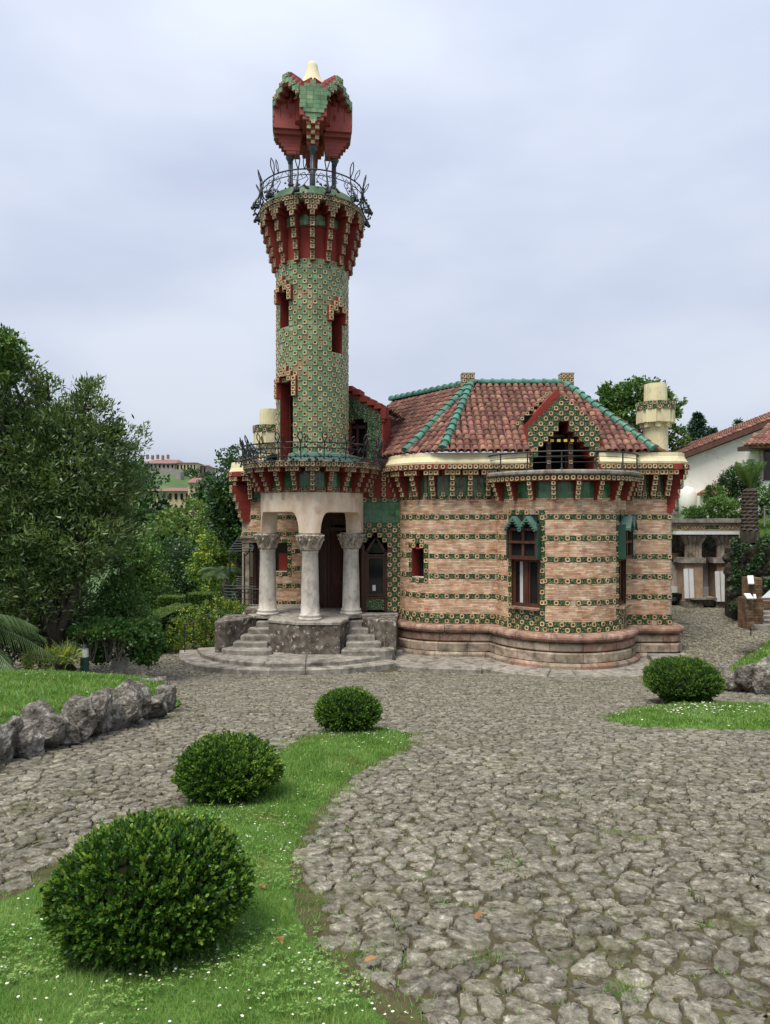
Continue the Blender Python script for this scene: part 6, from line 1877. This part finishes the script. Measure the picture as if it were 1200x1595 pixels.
# ------------------------------------------------------------------ right side: white houses, terrace, stairs
t = thing('white_house', 'old white rendered house with a long sloping tiled gable roof on the right', 'house')
D = 38
P = [at(1050, 812, D), at(1290, 812, D), at(1290, 628, D), at(1200, 664, D), at(1048, 722, D)]
b = MB(); V = [tuple(p) for p in P] + [(p.x, p.y + 4.2, p.z) for p in P]; k = 5
b.add(V, [tuple(range(k)), tuple(range(k, 2 * k))[::-1]] + [(i, (i + 1) % k, k + (i + 1) % k, k + i) for i in range(k)]); b.obj('wall', M['whitewall'], t)
ea, eb = at(1040, 724, D - .4), at(1296, 625, D - .4)
b = MB(); up_ = Vector((0, 0, .30)); V = [tuple(v) for v in (ea, eb, eb + up_, ea + up_)]; b.add(V + [(v[0], v[1] + 4.6, v[2]) for v in V], [(0, 1, 2, 3), (7, 6, 5, 4), (3, 2, 6, 7), (0, 4, 5, 1), (0, 3, 7, 4)]); ro = b.obj('roof', M['roofbase'], t)
b = MB()
for j in range(18):                                        # verge tiles along the slope
    for i in range(34):
        p = ea.lerp(eb, (i + .5) / 34) + Vector((0, .1 + j * .26, .30)); qv = (eb - ea).normalized()
        mw = Matrix.Translation(p) @ qv.to_track_quat('X', 'Z').to_matrix().to_4x4(); b.add([tuple(mw @ Vector((v[0] * .75, v[1] * 1.3, v[2] * 1.4))) for v in tm.v], tm.f)
b.obj('roof_tile', M['rooftile'], ro, kind='stuff', smooth=True)
b = MB()
for i in range(9):                                         # rough quoins at the corner
    p = at(1052 + (i % 2) * 3, 728 + i * 9, D - .05); b.box(tuple(p), (.45 + .2 * (i % 2), .1, .28))
b.obj('quoin', M['rock'], t, kind='stuff')
p = at(1071, 785, D - .3); b = MB(); b.lathe([(0, p.z - 1.0), (.42, p.z - 1.0), (.44, p.z + .5), (.3, p.z + .85), (0, p.z + .95)], 14, (p.x, p.y)); b.obj('buttress', M['whitewall'], t, smooth=True)
b = MB(); V = [at(1087, 766, D - 1.2), at(1135, 760, D - 1.2), at(1130, 750, D - .1), at(1092, 764, D - .1)]
V = [at(1086, 768, D - 1.2), at(1150, 764, D - 1.2), at(1150, 744, D - .1), at(1112, 753, D - .1)]
b.add([tuple(v) for v in V] + [(v.x, v.y, v.z - .15) for v in V], [(0, 1, 2, 3), (0, 4, 5, 1), (7, 6, 5, 4), (3, 7, 4, 0)]); b.obj('porch_roof', M['rooftile'], t)
b = MB(); p, q = at(1090, 812, D - .9), at(1150, 768, D - .9); b.box(((p.x + q.x) / 2, D - .5, (p.z + q.z) / 2), (q.x - p.x, .9, q.z - p.z)); b.obj('porch', M['whitewall'], t)
t = thing('white_house', 'newer white house with a dark window and projecting tiled eave at the right edge', 'house')
D = 33
p, q = at(1176, 800, D), at(1300, 694, D); b = MB(); b.box(((p.x + q.x) / 2, D + .45, (p.z + q.z) / 2), (q.x - p.x, .9, q.z - p.z)); b.obj('wall', M['whitewall'], t)
ea, eb = at(1158, 694, D - .9), at(1300, 692, D - .9); rc = [ea, eb, at(1300, 660, D + 2.5), at(1200, 672, D + 2.5)]
b = MB(); b.add([tuple(v) for v in rc] + [(v.x, v.y, v.z - .12) for v in rc], [(0, 1, 2, 3), (0, 4, 5, 1), (7, 6, 5, 4), (3, 7, 4, 0)]); ro = b.obj('roof', M['roofbase'], t)
b = MB(); out_p = []
for mw in lay_roof(rc, ea, eb, .22, .3): b.add([tuple(mw @ Vector(v)) for v in tm.v], tm.f)
b.obj('roof_tile', M['rooftile'], ro, kind='stuff', smooth=True)
b = MB(); p, q = at(1164, 700, D - .5), at(1300, 694, D - .5); b.box(((p.x + q.x) / 2, D - .2, (p.z + q.z) / 2), (q.x - p.x, 1.2, q.z - p.z + .02)); b.obj('eave', M['wood'], t)
p, q = at(1189, 748, D - .03), at(1230, 698, D - .03); b = MB(); b.box(((p.x + q.x) / 2, D, (p.z + q.z) / 2), (q.x - p.x, .12, q.z - p.z)); o = b.obj('window', M['wood'], t)
b = MB()
for i in range(2):
    for j in range(3): b.box((p.x + .22 + i * .45, D - .06, p.z + .3 + j * .46), (.3, .02, .36))
b.obj('pane', M['glass'], o, kind='stuff')
b = MB(); b.box((p.x - .08, D - .02, (p.z + q.z) / 2), (.14, .1, q.z - p.z + .2)); b.obj('frame', M['marble'], o)

# tiled planter terrace on brick piers with ribbed brackets
t = thing('planter_terrace', 'raised planter terrace with a sunflower tile frieze carried on ribbed brick piers', 'terrace')
D = 27.0
def T_(px, py, d=D): return at(px, py, d)
def tb(name, px0, px1, py0, py1, d, dep, mat, par=None):
    p, q = T_(px0, py1, d), T_(px1, py0, d); b = MB(); b.box(((p.x + q.x) / 2, d + dep / 2, (p.z + q.z) / 2), (q.x - p.x, dep, q.z - p.z)); return b.obj(name, M[mat], par or t)
for a, c in ((1052, 1105), (1105.6, 1162)): tb('coping', a, c, 808 + (0 if a < 1100 else -.6), 814, D - .12, 1.6, 'stepstone')
fo = tb('frieze', 1054, 1160, 814, 827, D, 1.4, 'pierbrick')
b = MB()
for i in range(19):
    px = 1058 + i * 5.4
    p = T_(px, 821, D - .005)
    if 1058 < px < 1097 or 1118 < px: flower(b, p, (1, 0, 0), UPZ, (0, -1, 0), .14, (0, 1, 2), .025)
    else: plate(b, p, (1, 0, 0), UPZ, (0, -1, 0), .13, .13, 0)
b.obj('frieze_tile', [M['leaf'], M['cream'], M['brown']], fo, kind='stuff')
for a, c in ((1053.5, 1098), (1098.5, 1163)): tb('white_strip', a, c, 827.4, 832.5, D - .06, .3, 'white')
for cx in (1078, 1128):                                    # piers with fanned ribs
    tb('pier_cap', cx - 16, cx + 22, 869, 877, D + .15, .9, 'stepstone'); tb('pier_foot', cx - 12, cx + 18, 936, 948, D + .2, .8, 'rock')
    tb('pier', cx - 11, cx + (17 if cx < 1100 else 32), 876.5, 946, D + .25, .8, 'pierbrick')
    for k in range(5):
        b = MB(); x0_, x1_ = cx - 14 + k * 8.5, cx - 8 + k * 5
        p0_, p1_, p2_ = T_(x0_, 833, D + .1), T_(x1_, 848, D + .28), T_(x1_, 870, D + .28)
        b.tube([p0_, p1_, p2_], [.10, .085, .085], 8); b.obj('rib', M['plinth'], t)
tb('back_wall', 1030, 1160, 876, 950, D + 1.2, .3, 'pierbrick')
tb('back_wall_rock', 1030, 1150, 832, 876, D + 1.6, .3, 'rock')
for a, c in ((1030, 1066), (1092, 1117)): tb('marble_panel', a, c, 876, 914, D + 1.0, .15, 'marble'); tb('tile_panel', a + 1, c, 914, 936, D + .95, .15, 'white'); tb('frieze_band', a - 4, c + 1, 862, 872, D + .9, .2, 'oldbrick')
for a in (1067, 1075, 1116, 1124.5): 
    p0_, p1_ = T_(a, 932 if a < 1100 else 937, D + .12), T_(a + 7, 886 if a < 1100 else 890, D + .22); b = MB(); wv = .17
    b.add([(p0_.x, p0_.y, p0_.z), (p0_.x + wv, p0_.y, p0_.z), (p0_.x + wv, p1_.y, p1_.z), (p0_.x, p1_.y, p1_.z), (p0_.x, p0_.y + .03, p0_.z), (p0_.x + wv, p0_.y + .03, p0_.z), (p0_.x + wv, p1_.y + .03, p1_.z), (p0_.x, p1_.y + .03, p1_.z)], [(0, 1, 2, 3), (7, 6, 5, 4), (0, 4, 5, 1), (1, 5, 6, 2), (2, 6, 7, 3), (3, 7, 4, 0)]); b.obj('display_board', M['white'], t)
tb('bench', 1078, 1117, 931, 934, D + .1, .9, 'stepstone'); tb('bench_foot', 1082, 1112, 934, 944, D + .3, .6, 'rock'); tb('bench', 1030, 1066, 925, 930, D + .5, .9, 'dark')
# planting on the terrace and bank behind
g = dict(clump=14, spread=.22)
shrub('planter_shrub', 'low bright green shrub on the terrace next to the villa corner', [lobe(1082, 800, 27.8, .36, .22)], 1500, .12, .02, [M['midleaf'], M['lightleaf']], **g)
shrub('planter_shrub', 'yellow green shrub in the middle of the planter terrace', [lobe(1120, 792, 28, .55, .4), lobe(1113, 772, 28.4, .4, .3), lobe(1145, 795, 28, .35, .3)], 3600, .13, .03, [M['midleaf'], M['lightleaf']], tip=.3, **g)
shrub('dark_shrub', 'tall dark round bush in front of the white house wall', [lobe(1145, 745, 30, .55, .5), lobe(1165, 750, 30, .5, .5), lobe(1135, 755, 30, .4, .4), lobe(1155, 775, 30, .5, .4)], 6500, .11, .025, [M['darkleaf'], M['midleaf']], tip=.08, **g)
shrub('flower_bush', 'white flowering shrub at the right edge beside the palm trunk', [lobe(1192, 775, 28, .45, .4), lobe(1215, 770, 28, .5, .5), lobe(1185, 795, 28, .35, .3)], 3800, .10, .03, [M['midleaf'], M['daisy']], tip=.14, **g)
pt = thing('palm', 'stout palm trunk with short upright fronds beside the planter terrace', 'palm'); bs = at(1168, 762, 26.0)
b = MB(); zb = at(1170, 828, 26).z
prof = [(.30, zb - .4), (.33, zb)]; 
for i in range(12): z_ = zb + (bs.z - zb) * i / 12; prof += [(.28 - .05 * i / 12, z_), (.31 - .05 * i / 12, z_ + .07)]
b.lathe(prof + [(.1, bs.z + .05), (0, bs.z + .06)], 16, (bs.x, bs.y), rfun=lambda r, z, a: r * (1 + .07 * math.sin(a * 8 + z * 30) + .10 * noise.noise(Vector((math.cos(a) * 2, math.sin(a) * 2, z * 6))))); b.obj('trunk', M['bark'], pt)
for i in range(15):
    a = i * 2.4; e = .15 + .4 * RN.random(); b = MB(); frond(b, bs, (math.cos(a) * e, math.sin(a) * e, 1), 1.35, 18, .35, .34, .014); b.obj('frond', M['midleaf' if i % 2 else 'lightleaf'], pt)
# grassy bank above the dry stone wall
bank = grid_sheet('bank', np.linspace(13.95, 27, 24), np.linspace(24.9, 31.5, 16), lambda x, y: 3.0 + .17 * (y - 25.5) + .12 * (x - 13), M['grassbase'])
terr = grid_sheet('terrain', np.linspace(6, 60, 20), np.linspace(29, 80, 20), lambda x, y: 3.2 + .02 * (y - 29) - 3.4 * (1 - ss(6, 9.5, x)), M['grassbase'])
n = 26000; x = NP.uniform(13.95, 18, n); y = NP.uniform(24.95, 31, n); z = 3.0 + .17 * (y - 25.5) + .12 * (x - 13)
P = np.stack([x, y, z], -1); npmesh('grass', leaves(P, NP.normal(size=P.shape) * .5 + [0, 0, 1], .09, .008), quads(n), M['grass'], None, 'stuff')
t = thing('rock_wall', 'dark rugged dry stone wall holding the bank right of the terrace', 'rock wall')
k = 0
for row in range(6):
    for i in range(9):
        px = 1150 + i * 13 - (5 if row % 2 else 0) - row * 1.2; pb = 952 - row * 17 + RN.uniform(-3, 3)
        if pb < 870 and px < 1152: continue
        rock(t, px, pb, pb - RN.uniform(17, 27), RN.uniform(14, 22), .5, 300 + k, 3, 24.4 + row * .12, M['darkrock'], tilt=.6); k += 1
b = MB(); p, q = at(1146, 955, 24.9), at(1300, 850, 24.9); b.box(((p.x + q.x) / 2, 25.3, (p.z + q.z) / 2 - .3), (q.x - p.x, .8, q.z - p.z + .4)); b.obj('backing', M['darkrock'], t)
# ivy creeping over the dry stone wall
n = 5200; u_, v_ = NP.random(n), NP.random(n)
px_ = 1140 + 90 * u_; py_ = 960 - 125 * v_; dd_ = 24.15 + .6 * v_ + NP.normal(size=n) * .06
kk = np.array([noise.noise(Vector((a * .045, b * .045, 3))) for a, b in zip(px_, py_)]) > .02
P = np.stack([(px_ - CX0) / FPX * dd_, dd_, CAMZ - (py_ - HY) / FPX * dd_], -1)[kk]
npmesh('ivy', leaves(P, NP.normal(size=P.shape) + [0, -.6, -.2], .11, .045), quads(len(P)), M['darkleaf'], None, 'stuff')
# brick stair pier with sign boards
t = thing('stair_pier', 'old brown brick stair pier with white information boards', 'pier')
def tb2(name, px0, px1, py0, py1, d, dep, mat): 
    p, q = at(px0, py1, d), at(px1, py0, d); b = MB(); b.box(((p.x + q.x) / 2, d + dep / 2, (p.z + q.z) / 2), (q.x - p.x, dep, q.z - p.z)); return b.obj(name, M[mat], t)
bb = MB()
def brick_pile(px0, px1, py0, py1, d, dep):
    p, q = at(px0, py1, d), at(px1, py0, d); nz_ = max(1, round((q.z - p.z) / .075)); hz_ = (q.z - p.z) / nz_
    bb.box(((p.x + q.x) / 2, d + dep / 2 + .01, (p.z + q.z) / 2), (q.x - p.x - .02, dep - .02, q.z - p.z - .01), 1)
    for r in range(nz_):
        x = p.x - (.1 if r % 2 else 0)
        while x < q.x:
            a_, c_ = max(x, p.x) + .004, min(x + .22, q.x) - .004; x += .22
            if c_ - a_ > .03: bb.box(((a_ + c_) / 2, d + .04, p.z + (r + .5) * hz_), (c_ - a_, .09 + RN.uniform(0, .015), hz_ - .012), 0)
brick_pile(1163, 1190, 932, 981, 19.4, .5); brick_pile(1168, 1188, 900, 932, 19.5, .45); brick_pile(1188, 1230, 936, 975, 20.6, .4)
bb.obj('brick', [M['oldbrick'], M['oldbrick']], t, kind='stuff')
def board(px0, px1, py0, py1, d, slant, dx=0):
    p, q = at(px0, py1, d), at(px1, py0, d); b = MB(); o = [(p.x, p.y, p.z), (q.x - dx, p.y, p.z), (q.x, p.y + slant, q.z), (p.x + dx, p.y + slant, q.z)]
    b.add(o + [(a_, c_ + .02, e_ - .03) for a_, c_, e_ in o], [(0, 1, 2, 3), (7, 6, 5, 4), (0, 4, 5, 1), (1, 5, 6, 2), (2, 6, 7, 3), (3, 7, 4, 0)]); b.obj('sign_board', M['white'], t)
board(1166, 1178, 897, 909, 19.3, .15, .05); board(1165, 1173, 925, 932, 19.2, .15, -.03); board(1175, 1181, 926, 932, 19.2, .12, .04); board(1186, 1240, 908, 931, 19.0, .1, .5)
for i in range(4): tb2('step', 1176 + i * 5, 1260, 974 - i * 7, 981 - i * 7, 19.2 + i * .35, .5, 'stepstone')
hk = thing('hose_hook', 'small black iron hook standing at the edge of the grassy bank', 'hook'); b = MB(); p = at(1170, 990, 17.2); b.tube([p, p + Vector((0, 0, .17)), p + Vector((-.04, 0, .22)), p + Vector((-.06, 0, .16)), p + Vector((0, 0, .13)), p + Vector((.16, 0, .14))], .012, 5); b.obj('rod', M['iron'], hk)
sf = thing('stake_fence', 'pale wooden stake and rope beside the palm trunk', 'fence'); b = MB(); p = at(1191, 820, 25.8); b.tube([p, p + Vector((0, 0, .75))], .03, 6); b.obj('stake', M['palebark'], sf); b = MB(); b.tube([p + Vector((0, 0, .6)), at(1230, 793, 25.8)], .012, 5); b.obj('rope', M['palebark'], sf)

# trees behind the villa on the right
tree('walnut_tree', 'fresh green broadleaf tree rising behind the right chimney of the villa', 'tree', tuple(at(990, 800, 40)), [lobe(985, 612, 40, 1.35, .75), lobe(960, 625, 40, .9, .65), lobe(1025, 620, 40, 1.0, .6), lobe(1045, 640, 40, .5, .45), lobe(1000, 650, 40, 1.5, .8), lobe(945, 610, 40, .45, .3), lobe(1055, 626, 40, .35, .2), lobe(1050, 680, 40, .6, .8)], 8000, .22, .075, [M['midleaf'], M['lightleaf']], .2, clump=16, spread=.30, tip=.3, up=0)
def conifer(label, px, pyt, pyb, wpx, d, n):
    t = thing('conifer', label, 'tree', 'dark conifers behind the white house'); top, bot = at(px, pyt, d), at(px, pyb, d); H = top.z - bot.z; R_ = wpx * d / FPX / 2
    b = MB(); limb(b, (bot.x, d, bot.z - 1), tuple(top), .18, .02, 3); b.obj('trunk', M['bark'], t)
    Ps, As = [], []
    k = 26
    for i in range(k):
        tt = i / k; z_ = bot.z + H * tt; r = R_ * (1 - tt) * RN.uniform(.75, 1.15) + .05
        for j in range(9):
            a = RN.uniform(0, 6.28); m_ = max(6, int(n / k / 9)); u = NP.random(m_) ** .7
            q = np.stack([bot.x + np.cos(a) * r * u, d + np.sin(a) * r * u, z_ - .25 * r * u + .1 * u * u], -1) + NP.normal(size=(m_, 3)) * .08
            Ps.append(q); As.append(np.tile([math.cos(a), math.sin(a), -.15], (m_, 1)) + NP.normal(size=(m_, 3)) * .6)
    P, A = np.concatenate(Ps), np.concatenate(As); npmesh('crown', leaves(P, A, .26, .05), quads(len(P)), M['conifer'], t)
conifer('tall dark conifer behind the white gable roof', 1087, 643, 730, 84, 55, 7000)
conifer('smaller conifer touching the right side of the tall one', 1110, 668, 720, 52, 55, 3500)
conifer('conifer tip alone above the white house roof', 1151, 655, 700, 40, 60, 2500)
